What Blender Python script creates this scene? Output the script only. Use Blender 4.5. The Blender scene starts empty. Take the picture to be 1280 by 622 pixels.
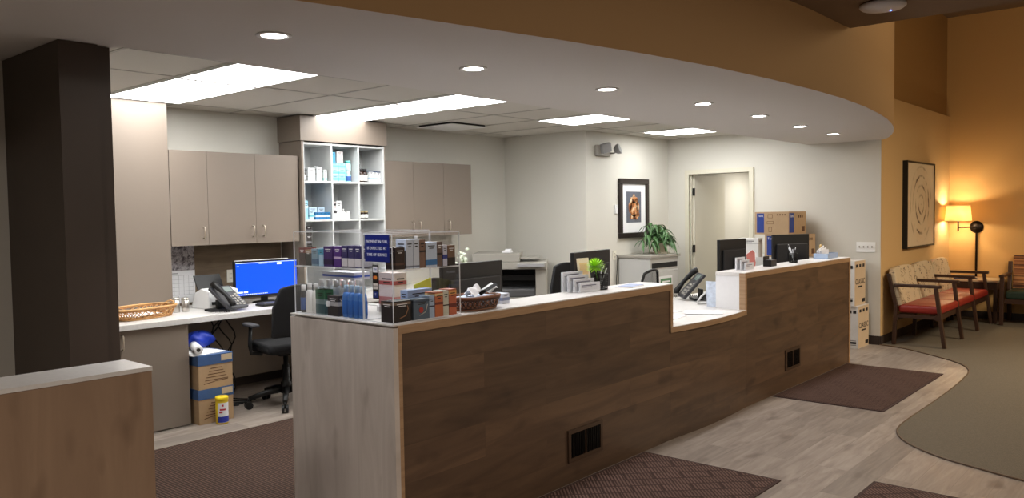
import bpy, bmesh, math, random
from mathutils import Vector, Matrix
R = math.radians
col = bpy.context.scene.collection
random.seed(7)

# ------------------------------------------------------------------ materials
def lin(c):
    return tuple(((v/255)/12.92 if v <= 10 else (((v/255)+.055)/1.055)**2.4) for v in c) + (1,)
MATS = {}
def mat(name, c, rough=.6, metal=0, noise=0, nscale=8, bump=0, bscale=60, emit=None, estr=0, trans=0, ior=1.45, alpha=1, coat=0):
    if name in MATS: return MATS[name]
    m = bpy.data.materials.new(name); m.use_nodes = True
    nt = m.node_tree; b = nt.nodes['Principled BSDF']
    b.inputs['Base Color'].default_value = lin(c); b.inputs['Roughness'].default_value = rough
    b.inputs['Metallic'].default_value = metal; b.inputs['IOR'].default_value = ior
    b.inputs['Transmission Weight'].default_value = trans; b.inputs['Alpha'].default_value = alpha
    b.inputs['Coat Weight'].default_value = coat
    if noise:
        t = nt.nodes.new('ShaderNodeTexCoord'); n = nt.nodes.new('ShaderNodeTexNoise'); r = nt.nodes.new('ShaderNodeMix')
        r.data_type = 'RGBA'; n.inputs['Scale'].default_value = nscale; n.inputs['Detail'].default_value = 4
        nt.links.new(t.outputs['Object'], n.inputs['Vector']); nt.links.new(n.outputs['Fac'], r.inputs['Factor'])
        r.inputs[6].default_value = lin(tuple(v*(1-noise) for v in c)); r.inputs[7].default_value = lin(tuple(min(255, v*(1+noise)) for v in c))
        nt.links.new(r.outputs[2], b.inputs['Base Color'])
    if bump:
        t = nt.nodes.new('ShaderNodeTexCoord'); n = nt.nodes.new('ShaderNodeTexNoise'); u = nt.nodes.new('ShaderNodeBump')
        n.inputs['Scale'].default_value = bscale; n.inputs['Detail'].default_value = 3
        nt.links.new(t.outputs['Object'], n.inputs['Vector']); nt.links.new(n.outputs['Fac'], u.inputs['Height'])
        u.inputs['Strength'].default_value = bump; u.inputs['Distance'].default_value = .004
        nt.links.new(u.outputs['Normal'], b.inputs['Normal'])
    if emit:
        b.inputs['Emission Color'].default_value = lin(emit); b.inputs['Emission Strength'].default_value = estr
    MATS[name] = m
    return m

def wood(name, c1, c2, dark, axes='XZ', plank=None, grain=(1.2, 14), rough=.45, knots=True, seam=.5, contrast=1.0, offs=(0, 0), bump=.15):
    """laminate boards: long axis first; plank=(length,width) or None"""
    m = bpy.data.materials.new(name); m.use_nodes = True; nt = m.node_tree; L = nt.links.new
    b = nt.nodes['Principled BSDF']; b.inputs['Roughness'].default_value = rough
    t = nt.nodes.new('ShaderNodeTexCoord'); s = nt.nodes.new('ShaderNodeSeparateXYZ'); c = nt.nodes.new('ShaderNodeCombineXYZ')
    L(t.outputs['Object'], s.inputs[0])
    for k in (0, 1):
        a = nt.nodes.new('ShaderNodeMath'); a.operation = 'ADD'; a.inputs[1].default_value = offs[k]
        L(s.outputs[axes[k]], a.inputs[0]); L(a.outputs[0], c.inputs[k])
    mp = nt.nodes.new('ShaderNodeMapping'); L(c.outputs[0], mp.inputs['Vector']); mp.inputs['Scale'].default_value = (grain[0], grain[1], 1)
    n = nt.nodes.new('ShaderNodeTexNoise'); n.inputs['Scale'].default_value = 1.0; n.inputs['Detail'].default_value = 6; n.inputs['Roughness'].default_value = .62; n.inputs['Distortion'].default_value = .8
    vec = mp.outputs[0]
    if plank:
        br = nt.nodes.new('ShaderNodeTexBrick'); L(c.outputs[0], br.inputs['Vector'])
        br.offset = .37; br.offset_frequency = 2; br.squash = 1
        br.inputs['Color1'].default_value = (0, 0, 0, 1); br.inputs['Color2'].default_value = (1, 1, 1, 1); br.inputs['Mortar'].default_value = (0.5, .5, .5, 1)
        br.inputs['Scale'].default_value = 1; br.inputs['Mortar Size'].default_value = .0012; br.inputs['Mortar Smooth'].default_value = .1
        br.inputs['Brick Width'].default_value = plank[0]; br.inputs['Row Height'].default_value = plank[1]
        va = nt.nodes.new('ShaderNodeVectorMath'); va.operation = 'MULTIPLY_ADD'
        L(br.outputs['Color'], va.inputs[0]); va.inputs[1].default_value = (9, 17, 5); L(mp.outputs[0], va.inputs[2]); vec = va.outputs[0]
    L(vec, n.inputs['Vector'])
    ra = nt.nodes.new('ShaderNodeValToRGB'); L(n.outputs['Fac'], ra.inputs[0])
    e = ra.color_ramp.elements; e[0].position = .5-.22/contrast; e[0].color = lin(c1); e[1].position = .5+.2/contrast; e[1].color = lin(c2)
    cur = ra.outputs[0]
    def mix(fac, a, bcol, typ='MIX'):
        x = nt.nodes.new('ShaderNodeMix'); x.data_type = 'RGBA'; x.blend_type = typ
        if isinstance(fac, float): x.inputs['Factor'].default_value = fac
        else: L(fac, x.inputs['Factor'])
        L(a, x.inputs[6])
        if isinstance(bcol, tuple): x.inputs[7].default_value = bcol
        else: L(bcol, x.inputs[7])
        return x.outputs[2]
    if knots:
        v = nt.nodes.new('ShaderNodeTexNoise'); mp2 = nt.nodes.new('ShaderNodeMapping'); L(c.outputs[0], mp2.inputs['Vector']); mp2.inputs['Scale'].default_value = (3.2, 7, 1)
        L(mp2.outputs[0], v.inputs['Vector']); v.inputs['Scale'].default_value = 1.0; v.inputs['Detail'].default_value = 2
        r2 = nt.nodes.new('ShaderNodeValToRGB'); L(v.outputs['Fac'], r2.inputs[0]); r2.color_ramp.elements[0].position = .6; r2.color_ramp.elements[1].position = .8
        m2 = nt.nodes.new('ShaderNodeMath'); m2.operation = 'MULTIPLY'; L(r2.outputs[0], m2.inputs[0]); m2.inputs[1].default_value = .8
        cur = mix(m2.outputs[0], cur, lin(dark))
    if plank:
        m3 = nt.nodes.new('ShaderNodeMapRange'); L(br.outputs['Color'], m3.inputs[0]); m3.inputs[3].default_value = .8; m3.inputs[4].default_value = 1.16
        cb = nt.nodes.new('ShaderNodeCombineColor')
        for k in range(3): L(m3.outputs[0], cb.inputs[k])
        cur = mix(1.0, cur, cb.outputs[0], 'MULTIPLY')
        m4 = nt.nodes.new('ShaderNodeMath'); m4.operation = 'MULTIPLY'; L(br.outputs['Fac'], m4.inputs[0]); m4.inputs[1].default_value = seam
        cur = mix(m4.outputs[0], cur, lin(dark))
    L(cur, b.inputs['Base Color'])
    u = nt.nodes.new('ShaderNodeBump'); L(n.outputs['Fac'], u.inputs['Height']); u.inputs['Strength'].default_value = bump; u.inputs['Distance'].default_value = .003
    L(u.outputs['Normal'], b.inputs['Normal'])
    return m

def rib_mat(name, c1, c2, block=.13, rib=.02, two=True):
    """entrance matting: ribs in staggered blocks, set on the diagonal when two"""
    m = bpy.data.materials.new(name); m.use_nodes = True; nt = m.node_tree; L = nt.links.new
    b = nt.nodes['Principled BSDF']; b.inputs['Roughness'].default_value = .95; b.inputs['Specular IOR Level'].default_value = .2
    t = nt.nodes.new('ShaderNodeTexCoord'); mp = nt.nodes.new('ShaderNodeMapping'); L(t.outputs['Object'], mp.inputs[0])
    mp.inputs['Rotation'].default_value = (0, 0, R(45) if two else 0)
    s = nt.nodes.new('ShaderNodeSeparateXYZ'); L(mp.outputs[0], s.inputs[0])
    def M(op, a, bb=None):
        x = nt.nodes.new('ShaderNodeMath'); x.operation = op
        for i, v in enumerate((a, bb)):
            if v is None: continue
            if isinstance(v, (int, float)): x.inputs[i].default_value = v
            else: L(v, x.inputs[i])
        return x.outputs[0]
    rb = M('MULTIPLY', M('ADD', M('SINE', M('MULTIPLY', s.outputs[0], 6.2832/rib)), 1), .5)
    br = nt.nodes.new('ShaderNodeTexBrick'); L(mp.outputs[0], br.inputs['Vector']); br.inputs['Scale'].default_value = 1; br.offset = .5
    br.inputs['Brick Width'].default_value = block; br.inputs['Row Height'].default_value = block*.62; br.inputs['Mortar Size'].default_value = block*.035; br.inputs['Mortar Smooth'].default_value = .2
    br.inputs['Color1'].default_value = (.72, .72, .72, 1); br.inputs['Color2'].default_value = (1, 1, 1, 1)
    n = nt.nodes.new('ShaderNodeTexNoise'); L(t.outputs['Object'], n.inputs['Vector']); n.inputs['Scale'].default_value = 240
    hgt = M('MULTIPLY', rb, M('SUBTRACT', 1, br.outputs['Fac']))
    f = M('MULTIPLY', M('MULTIPLY', hgt, M('ADD', n.outputs['Fac'], .4)), br.outputs['Color'])
    mc = nt.nodes.new('ShaderNodeMix'); mc.data_type = 'RGBA'; L(f, mc.inputs[0]); mc.inputs[6].default_value = lin(c1); mc.inputs[7].default_value = lin(c2)
    L(mc.outputs[2], b.inputs['Base Color'])
    u = nt.nodes.new('ShaderNodeBump'); L(hgt, u.inputs['Height']); u.inputs['Strength'].default_value = .7; u.inputs['Distance'].default_value = .005
    L(u.outputs['Normal'], b.inputs['Normal'])
    return m

def weave_mat(name, c1, c2, sc=60):
    m = bpy.data.materials.new(name); m.use_nodes = True; nt = m.node_tree; L = nt.links.new
    b = nt.nodes['Principled BSDF']; b.inputs['Roughness'].default_value = .6
    t = nt.nodes.new('ShaderNodeTexCoord'); w = nt.nodes.new('ShaderNodeTexChecker'); L(t.outputs['Object'], w.inputs['Vector']); w.inputs['Scale'].default_value = sc
    w.inputs['Color1'].default_value = lin(c1); w.inputs['Color2'].default_value = lin(c2)
    n = nt.nodes.new('ShaderNodeTexNoise'); L(t.outputs['Object'], n.inputs['Vector']); n.inputs['Scale'].default_value = 30
    x = nt.nodes.new('ShaderNodeMix'); x.data_type = 'RGBA'; x.blend_type = 'MULTIPLY'; x.inputs[0].default_value = .5
    L(w.outputs['Color'], x.inputs[6]); L(n.outputs['Color'], x.inputs[7]); L(x.outputs[2], b.inputs['Base Color'])
    return m

def stripe_mat(name, cols, axis='Z', sc=18, rough=.9):
    m = bpy.data.materials.new(name); m.use_nodes = True; nt = m.node_tree; L = nt.links.new
    b = nt.nodes['Principled BSDF']; b.inputs['Roughness'].default_value = rough
    t = nt.nodes.new('ShaderNodeTexCoord'); s = nt.nodes.new('ShaderNodeSeparateXYZ'); L(t.outputs['Object'], s.inputs[0])
    c = nt.nodes.new('ShaderNodeCombineXYZ'); L(s.outputs[axis], c.inputs[0])
    n = nt.nodes.new('ShaderNodeTexNoise'); n.noise_dimensions = '3D'; L(c.outputs[0], n.inputs['Vector']); n.inputs['Scale'].default_value = sc; n.inputs['Detail'].default_value = 1
    r = nt.nodes.new('ShaderNodeValToRGB'); L(n.outputs['Fac'], r.inputs[0])
    r.color_ramp.interpolation = 'CONSTANT'
    e = r.color_ramp.elements
    e[0].position = 0; e[0].color = lin(cols[0]); e[1].position = .42; e[1].color = lin(cols[1])
    for i, cc in enumerate(cols[2:]):
        q = e.new(.5+.07*i); q.color = lin(cc)
    L(r.outputs[0], b.inputs['Base Color'])
    return m

# ------------------------------------------------------------------ mesh builder
class B:
    def __init__(s): s.bm = bmesh.new()
    def _set(s, vs, m, T=None):
        if T is not None: bmesh.ops.transform(s.bm, matrix=T, verts=vs)
        fs = set(f for v in vs for f in v.link_faces)
        for f in fs: f.material_index = m
        return s
    def box(s, x0, x1, y0, y1, z0, z1, m=0, T=None):
        x0, x1 = min(x0, x1), max(x0, x1); y0, y1 = min(y0, y1), max(y0, y1); z0, z1 = min(z0, z1), max(z0, z1)
        v = [s.bm.verts.new(p) for p in ((x0,y0,z0),(x1,y0,z0),(x1,y1,z0),(x0,y1,z0),(x0,y0,z1),(x1,y0,z1),(x1,y1,z1),(x0,y1,z1))]
        for q in ((3,2,1,0),(4,5,6,7),(0,1,5,4),(1,2,6,5),(2,3,7,6),(3,0,4,7)):
            f = s.bm.faces.new([v[i] for i in q]); f.material_index = m
        if T is not None: bmesh.ops.transform(s.bm, matrix=T, verts=v)
        return s
    def prism(s, poly, z0, z1, m=0, T=None, mside=None):
        n = len(poly)
        a = [s.bm.verts.new((p[0], p[1], z0)) for p in poly]; b = [s.bm.verts.new((p[0], p[1], z1)) for p in poly]
        area = sum(poly[i][0]*poly[(i+1) % n][1]-poly[(i+1) % n][0]*poly[i][1] for i in range(n))
        fs = [s.bm.faces.new(a[::-1] if area > 0 else a), s.bm.faces.new(b if area > 0 else b[::-1])]
        for f in fs: f.material_index = m
        for i in range(n):
            j = (i+1) % n
            f = s.bm.faces.new([a[i], a[j], b[j], b[i]] if area > 0 else [a[j], a[i], b[i], b[j]]); f.material_index = m if mside is None else mside
        if T is not None: bmesh.ops.transform(s.bm, matrix=T, verts=a+b)
        return s
    def tube(s, pts, r, seg=8, m=0, cap=True, T=None):
        pts = [Vector(p) for p in pts]; rings = []; allv = []
        up = None
        for i, p in enumerate(pts):
            d = (pts[min(i+1, len(pts)-1)]-pts[max(i-1, 0)]).normalized()
            if up is None: up = Vector((0, 0, 1)) if abs(d.z) < .9 else Vector((1, 0, 0))
            a = d.cross(up)
            if a.length < 1e-4: a = d.cross(Vector((0, 1, 0)))
            a.normalize(); b = a.cross(d).normalized(); up = b
            rr = r[i] if isinstance(r, (list, tuple)) else r
            ring = [s.bm.verts.new(p+(a*math.cos(2*math.pi*k/seg)+b*math.sin(2*math.pi*k/seg))*rr) for k in range(seg)]
            rings.append(ring); allv += ring
        for i in range(len(rings)-1):
            for k in range(seg):
                f = s.bm.faces.new([rings[i][k], rings[i+1][k], rings[i+1][(k+1) % seg], rings[i][(k+1) % seg]]); f.material_index = m; f.smooth = True
        if cap:
            f = s.bm.faces.new(rings[0]); f.material_index = m; f = s.bm.faces.new(rings[-1][::-1]); f.material_index = m
        if T is not None: bmesh.ops.transform(s.bm, matrix=T, verts=allv)
        return s
    def lathe(s, prof, c=(0, 0, 0), seg=24, m=0, T=None, sx=1, sy=1, close=False):
        rings = []; allv = []
        for (r, z) in prof:
            ring = [s.bm.verts.new((c[0]+r*sx*math.cos(2*math.pi*k/seg), c[1]+r*sy*math.sin(2*math.pi*k/seg), c[2]+z)) for k in range(seg)]
            rings.append(ring); allv += ring
        for i in range(len(rings)-1):
            for k in range(seg):
                f = s.bm.faces.new([rings[i][k], rings[i][(k+1) % seg], rings[i+1][(k+1) % seg], rings[i+1][k]]); f.material_index = m; f.smooth = True
        f = s.bm.faces.new(rings[0][::-1]); f.material_index = m
        f = s.bm.faces.new(rings[-1]); f.material_index = m
        if T is not None: bmesh.ops.transform(s.bm, matrix=T, verts=allv)
        return s
    def grid(s, fn, nu, nv, m=0, smooth=True, closeu=False):
        g = [[s.bm.verts.new(fn(i/nu, j/nv)) for j in range(nv+1)] for i in range(nu+1)]
        for i in range(nu):
            for j in range(nv):
                f = s.bm.faces.new([g[i][j], g[i+1][j], g[i+1][j+1], g[i][j+1]]); f.material_index = m; f.smooth = smooth
        return s
    def text(s, txt, size, T, ex=.0006, m=0, align='CENTER'):
        cu = bpy.data.curves.new('t', 'FONT'); cu.body = txt; cu.size = size; cu.extrude = ex; cu.align_x = align; cu.align_y = 'CENTER'; cu.resolution_u = 2
        ob = bpy.data.objects.new('t', cu); col.objects.link(ob)
        dg = bpy.context.evaluated_depsgraph_get(); me = bpy.data.meshes.new_from_object(ob.evaluated_get(dg))
        n0 = len(s.bm.verts); s.bm.from_mesh(me); s.bm.verts.ensure_lookup_table()
        vs = s.bm.verts[n0:]; bmesh.ops.transform(s.bm, matrix=T, verts=vs)
        for f in set(f for v in vs for f in v.link_faces): f.material_index = m
        bpy.data.objects.remove(ob); bpy.data.curves.remove(cu); bpy.data.meshes.remove(me)
        return s
    def obj(s, name, mats, parent=None, loc=(0, 0, 0), rotz=0, bevel=0, world=False, seg=2, smooth=False, origin=None):
        if world and parent is not None:
            for v in s.bm.verts: v.co -= parent.location
        if origin is not None:
            for v in s.bm.verts: v.co -= Vector(origin)
            loc = origin
        me = bpy.data.meshes.new(name)
        if not isinstance(mats, (list, tuple)): mats = [mats]
        s.bm.normal_update(); s.bm.to_mesh(me); s.bm.free()
        for m in mats: me.materials.append(m)
        o = bpy.data.objects.new(name, me); col.objects.link(o); o.location = loc; o.rotation_euler = (0, 0, rotz)
        if parent is not None: o.parent = parent
        if bevel:
            bv = o.modifiers.new('b', 'BEVEL'); bv.width = bevel; bv.segments = seg; bv.limit_method = 'ANGLE'; bv.angle_limit = R(35)
        return o

def thing(name, label, cat, loc=(0, 0, 0), rotz=0, group=None):
    o = bpy.data.objects.new(name, None); o.empty_display_size = .1; col.objects.link(o)
    o.location = loc; o.rotation_euler = (0, 0, rotz); return tag(o, label, cat, group)
def tag(o, label, cat, group=None, kind=None):
    o['label'] = label; o['category'] = cat
    if group: o['group'] = group
    if kind: o['kind'] = kind
    return o
def struct(o, label=None):
    o['kind'] = 'structure'
    if label: o['label'] = label; o['category'] = label.split()[-1]
    return o
def copy_thing(t, loc, rotz, label):
    r = t.copy(); col.objects.link(r); r.location = loc; r.rotation_euler = (0, 0, rotz); r['label'] = label
    for ch in list(t.children):
        c = ch.copy(); col.objects.link(c); c.parent = r
        for g in list(ch.children):
            d = g.copy(); col.objects.link(d); d.parent = c
    return r
# text orientations
T_NEGY = lambda p, rz=0: Matrix.Translation(p) @ Matrix.Rotation(rz, 4, 'Z') @ Matrix.Rotation(R(90), 4, 'X')               # reads from -Y side
T_NEGX = lambda p: Matrix.Translation(p) @ Matrix.Rotation(R(-90), 4, 'Z') @ Matrix.Rotation(R(90), 4, 'X')                # reads from -X side

# ------------------------------------------------------------------ palette
wall_w = mat('wall_paint_white', (211, 208, 199), .75, bump=.1, bscale=180)
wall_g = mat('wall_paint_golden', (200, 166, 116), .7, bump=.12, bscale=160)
wall_shade = mat('wall_paint_golden_shaded', (160, 122, 70), .75, bump=.12, bscale=160)  # darker golden tone: the upper lounge wall's shade is put into the colour
fascia_p = mat('bulkhead_paint', (186, 152, 108), .7, bump=.1, bscale=160)
soffit_p = mat('soffit_paint', (210, 205, 201), .8, bump=.1, bscale=200)
ceil_lob = mat('lobby_ceiling_paint', (120, 98, 76), .85)
tile_w = mat('ceiling_tile', (206, 202, 194), .9, noise=.02, nscale=120, bump=.25, bscale=260)
tbar = mat('ceiling_tbar', (176, 172, 165), .5)
taupe = mat('taupe_laminate', (131, 119, 108), .42, noise=.015, nscale=4)
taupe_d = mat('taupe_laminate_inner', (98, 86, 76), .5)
dark_lam = mat('dark_brown_laminate', (66, 55, 47), .45, noise=.08, nscale=3)
white_lam = mat('white_laminate', (228, 228, 230), .3, noise=.015, nscale=30)
stone = mat('speckled_white_worktop', (216, 213, 210), .28, noise=.05, nscale=55)
white_p = mat('white_plastic', (225, 225, 225), .4)
steel = mat('brushed_steel', (195, 190, 184), .28, 1)
nickel = mat('satin_nickel', (215, 205, 192), .3, 1)
black_p = mat('black_plastic', (12, 12, 13), .5)
black_g = mat('black_gloss', (14, 14, 18), .18)
black_m = mat('black_mesh_fabric', (19, 19, 22), .85, bump=.5, bscale=400)
black_metal = mat('black_metal', (18, 16, 15), .4, .6)
bronze = mat('dark_bronze', (34, 24, 18), .4, .7)
card = mat('cardboard', (178, 150, 117), .85, noise=.04, nscale=20)
card_w = mat('white_cardboard', (205, 200, 194), .7, noise=.02)
card_t = mat('tan_cardboard', (204, 182, 154), .8, noise=.03)
paper = mat('paper', (236, 236, 238), .8)
blue_print = mat('blue_print', (38, 62, 140), .6)
navy = mat('navy_print', (28, 36, 82), .5)
ink = mat('black_ink', (30, 26, 26), .7)
grey_p = mat('grey_plastic', (158, 154, 146), .45)
grey_l = mat('light_grey_metal', (196, 196, 194), .4)
grey_d = mat('dark_grey_plastic', (82, 82, 84), .5)
def clear_mat(name, gloss=.035, tint=(1, 1, 1, 1)):
    m = bpy.data.materials.new(name); m.use_nodes = True; nt = m.node_tree; nt.nodes.clear(); L = nt.links.new
    o = nt.nodes.new('ShaderNodeOutputMaterial'); a = nt.nodes.new('ShaderNodeBsdfTransparent'); g = nt.nodes.new('ShaderNodeBsdfGlossy'); x = nt.nodes.new('ShaderNodeMixShader'); lw = nt.nodes.new('ShaderNodeLayerWeight')
    a.inputs[0].default_value = tint; g.inputs['Roughness'].default_value = .04; lw.inputs[0].default_value = .3
    mr = nt.nodes.new('ShaderNodeMapRange'); L(lw.outputs['Facing'], mr.inputs[0]); mr.inputs[3].default_value = gloss*.5; mr.inputs[4].default_value = gloss*3
    L(mr.outputs[0], x.inputs[0]); L(a.outputs[0], x.inputs[1]); L(g.outputs[0], x.inputs[2]); L(x.outputs[0], o.inputs[0])
    return m
acrylic = clear_mat('clear_acrylic')
acr_edge = mat('acrylic_edge', (240, 242, 246), .3, alpha=.8)
wood_dark = mat('dark_stained_wood', (58, 38, 27), .38, noise=.15, nscale=12)
red_vinyl = mat('red_vinyl', (140, 38, 28), .42, noise=.06, nscale=6)
green_v = mat('green_vinyl', (28, 46, 36), .5)
emit_panel = mat('light_diffuser', (255, 255, 255), .5, emit=(252, 252, 250), estr=14)
emit_down = mat('downlight_lens', (255, 255, 255), .5, emit=(255, 246, 236), estr=40)

M_front = wood('counter_plank_laminate', (74, 55, 41), (106, 82, 61), (50, 35, 25), 'XZ', (1.35, .178), (1.3, 11), rough=.5, seam=.3, offs=(.25, .03), bump=.05)
M_trim = wood('counter_trim_laminate', (150, 118, 88), (178, 146, 112), (120, 90, 64), 'XZ', None, (3, 40), rough=.5, knots=False, bump=.05)
M_end = wood('birch_laminate', (186, 176, 168), (218, 209, 202), (150, 138, 128), 'ZY', None, (1.0, 9), rough=.45, contrast=1.0, bump=.04)
M_left = wood('tan_birch_laminate', (136, 110, 88), (158, 131, 106), (98, 74, 56), 'ZX', None, (1.0, 7), rough=.45, contrast=.9, bump=.04)
M_floor = wood('floor_plank_vinyl', (122, 111, 102), (158, 147, 137), (92, 80, 72), 'XY', (1.22, .18), (2.2, 20), rough=.42, seam=.45, bump=.06)
M_back = wood('grey_brown_backsplash', (96, 80, 62), (128, 110, 88), (66, 52, 40), 'XZ', None, (2.5, 14), rough=.5, bump=.03)
M_mat = rib_mat('ribbed_entrance_matting', (62, 46, 41), (120, 95, 87), .17, .019, True)
M_mat2 = rib_mat('fine_ribbed_matting', (60, 44, 38), (108, 84, 75), .05, .012, True)
M_mat3 = rib_mat('brown_office_matting', (44, 32, 27), (104, 80, 68), .03, .02, False)
M_carpet = mat('olive_brown_carpet', (102, 93, 79), 1, noise=.14, nscale=90, bump=1.0, bscale=300)

# ------------------------------------------------------------------ the shell
CT, SO, LC = 2.51, 2.32, 2.82
struct(B().box(-3, 13.2, -4.5, 7.2, -.1, 0).obj('floor', M_floor))
cp = [(5.0,-4.5),(5.08,-1.2),(5.16,0),(5.29,.789),(5.38,1.02),(5.46,1.226),(5.57,1.386),(5.70,1.52),(5.86,1.62),(6.05,1.672),(6.3,1.68),(6.655,1.676),(7.158,1.672),(7.7,1.675),(8.2,1.695),(8.53,1.72),(8.78,1.80),(9.0,1.95),(9.16,2.12),(9.34,2.33),(9.5,2.53),(9.58,2.70),(9.62,2.85),(12.73,2.85),(12.73,-4.5)]
cv = cp[1:23]
for _ in range(2):
    q = [cv[0]]
    for a, b2 in zip(cv[:-1], cv[1:]): q += [(a[0]*.75+b2[0]*.25, a[1]*.75+b2[1]*.25), (a[0]*.25+b2[0]*.75, a[1]*.25+b2[1]*.75)]
    cv = q+[cv[-1]]
cp = [cp[0]]+cv+cp[23:]
struct(B().prism(cp, 0, .007).obj('floor', M_carpet))
edge = cv
struct(B().tube([(x, y, .006) for x, y in edge], .006, 6).obj('trim_1', mat('carpet_edge_strip', (96, 76, 56), .5)))
# tiled ceiling
b = B()
b.box(1.36, 9.76, 3.69, 6.95, CT, CT+.08, 0)
GX0, GP = 2.68, .638
for k in range(-2, 12):
    x = GX0+GP*k
    if 1.4 < x < 9.6: b.box(x-.011, x+.011, 3.7, 6.83 if x < 7.7 else 5.57, CT-.004, CT, 1)
for y in (4.07, 5.31, 6.55):
    b.box(1.62, 7.75 if y > 5.57 else 9.64, y-.011, y+.011, CT-.004, CT, 1)
struct(b.obj('ceiling', [tile_w, tbar]))
# curved bulkhead: white soffit below, golden fascia around
crv = [(-2.6,4.0),(-2,3.72),(-1.2,3.36),(-.4,3.05),(.4,2.80),(1.0,2.63),(1.45,2.53),(1.85,2.43),(2.35,2.32),(2.87,2.205),(3.45,2.10),(4.0,2.03),(4.6,1.985),(5.2,1.965),(5.8,1.97),(6.4,2.01),(6.95,2.075),(7.4,2.145),(7.85,2.235),(8.3,2.34),(8.75,2.47),(9.15,2.61),(9.45,2.73),(9.64,2.835)]
poly = crv+[(9.64,3.69),(1.60,3.69),(1.60,4.42),(-2.6,4.42)]
bm = B(); n = len(poly)
lo = [bm.bm.verts.new((x, y, SO)) for x, y in poly]; hi = [bm.bm.verts.new((x, y, 4.2)) for x, y in poly]
f = bm.bm.faces.new(lo[::-1]); f.material_index = 0
f = bm.bm.faces.new(hi); f.material_index = 1
for i in range(n):
    j = (i+1) % n; f = bm.bm.faces.new([lo[i], lo[j], hi[j], hi[i]]); f.material_index = 1 if i < len(crv)-1 else 0
    if i < len(crv)-1: f.smooth = True
struct(bm.obj('ceiling', [soffit_p, fascia_p]))
struct(B().box(1.66, 3.0, 3.691, 3.70, SO+.001, SO+.016).obj('shade_gap_strip', black_p))  # thin black strip stands in for the shadow gap at the soffit's inner edge
# lobby ceiling, with a raised bay beyond x=5.92
b = B(); b.prism([(-3,-4.5),(5.92,-4.5),(5.92,1.963)]+[(x, y-.004) for x, y in crv[::-1] if x < 5.9]+[(-3,4.1)], LC, LC+.1, 0)
struct(b.obj('ceiling', ceil_lob))
struct(B().box(5.92, 13.2, -4.5, 3.3, 4.2, 4.3).obj('ceiling', ceil_lob))
struct(B().box(5.86, 5.92, -4.5, 1.96, LC+.1, 4.2).obj('wall_bay', wall_g))
# walls
struct(B().box(1.2, 7.87, 6.83, 6.95, 0, 2.6).obj('wall_back', wall_w))
struct(B().box(7.75, 7.87, 5.57, 6.83, 0, 2.6).obj('wall_return', wall_w))
struct(B().box(7.87, 9.76, 5.57, 5.69, 0, 2.6).obj('wall_picture', wall_w))
DY0, DY1, DH = 4.41, 5.25, 2.03
b = B(); b.box(9.64, 9.76, 2.853, DY0, 0, 4.2).box(9.64, 9.76, DY1, 5.57, 0, 4.2).box(9.64, 9.76, DY0, DY1, DH, 4.2)
struct(b.obj('wall_door', wall_w))
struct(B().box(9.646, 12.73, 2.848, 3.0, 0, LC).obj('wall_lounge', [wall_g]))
struct(B().box(9.77, 12.73, 2.89, 3.0, LC, 4.2).obj('wall_lounge', [wall_shade]))
struct(B().box(12.73, 12.85, -4.5, 3.0, 0, 4.2).obj('wall_right', [mat('wall_paint_lamp', (196, 156, 100), .7, bump=.12, bscale=160)]))
struct(B().box(-3, 1.36, 4.38, 4.5, 0, 2.6).obj('wall_left', wall_w))
b = B(); b.box(1.36, 1.52, 3.70, 4.50, 0, SO-.002).box(1.52, 1.58, 3.72, 4.50, 0, SO-.004)
struct(b.obj('wall_pillar', dark_lam))
struct(B().box(1.24, 1.36, 4.5, 6.95, 0, 2.6).obj('wall_side', wall_w))
# corridor seen through the open door
struct(B().box(9.76, 13.0, 5.30, 5.38, 0, 2.2).obj('wall_corridor', wall_w))
struct(B().box(12.9, 13.0, 4.0, 5.30, 0, 2.2).obj('wall_corridor', wall_w))
struct(B().box(9.76, 13.0, 4.0, 5.30, 2.16, 2.2).obj('ceiling', tile_w))
struct(B().box(9.76, 13.0, 4.0, 4.06, 0, 2.16).obj('wall_corridor', wall_w))
# door frame + leaf
b = B()
for y in (DY0-.055, DY1): b.box(9.612, 9.775, y, y+.055, 0, DH+.055)
b.box(9.612, 9.775, DY0, DY1, DH, DH+.055)
for y in (DY0, DY1-.018): b.box(9.66, 9.70, y, y+.018, 0, DH)
struct(b.obj('trim_2', mat('door_frame_paint', (212, 207, 190), .5)))
d = B().box(9.70, 10.56, DY1-.045, DY1-.003, .01, DH-.01).obj('door_1', mat('door_leaf_paint', (208, 203, 188), .5)); struct(d)
for z in (.25, 1.0, 1.75): B().box(9.655, 9.70, DY1-.05, DY1-.035, z, z+.1).obj('hinge', black_metal, d)
# baseboards
base_m = mat('dark_baseboard', (52, 42, 38), .6)
struct(B().box(2.4, 7.75, 6.815, 6.829, 0, .1).obj('baseboard_back', base_m))
struct(B().box(9.625, 9.639, 2.85, 4.35, 0, .1).obj('baseboard_door', base_m))
struct(B().box(9.63, 12.73, 2.836, 2.849, .007, .1).obj('baseboard_lounge', base_m))
struct(B().box(12.716, 12.729, -4.5, 2.83, .007, .1).obj('baseboard_lamp', base_m))

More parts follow.
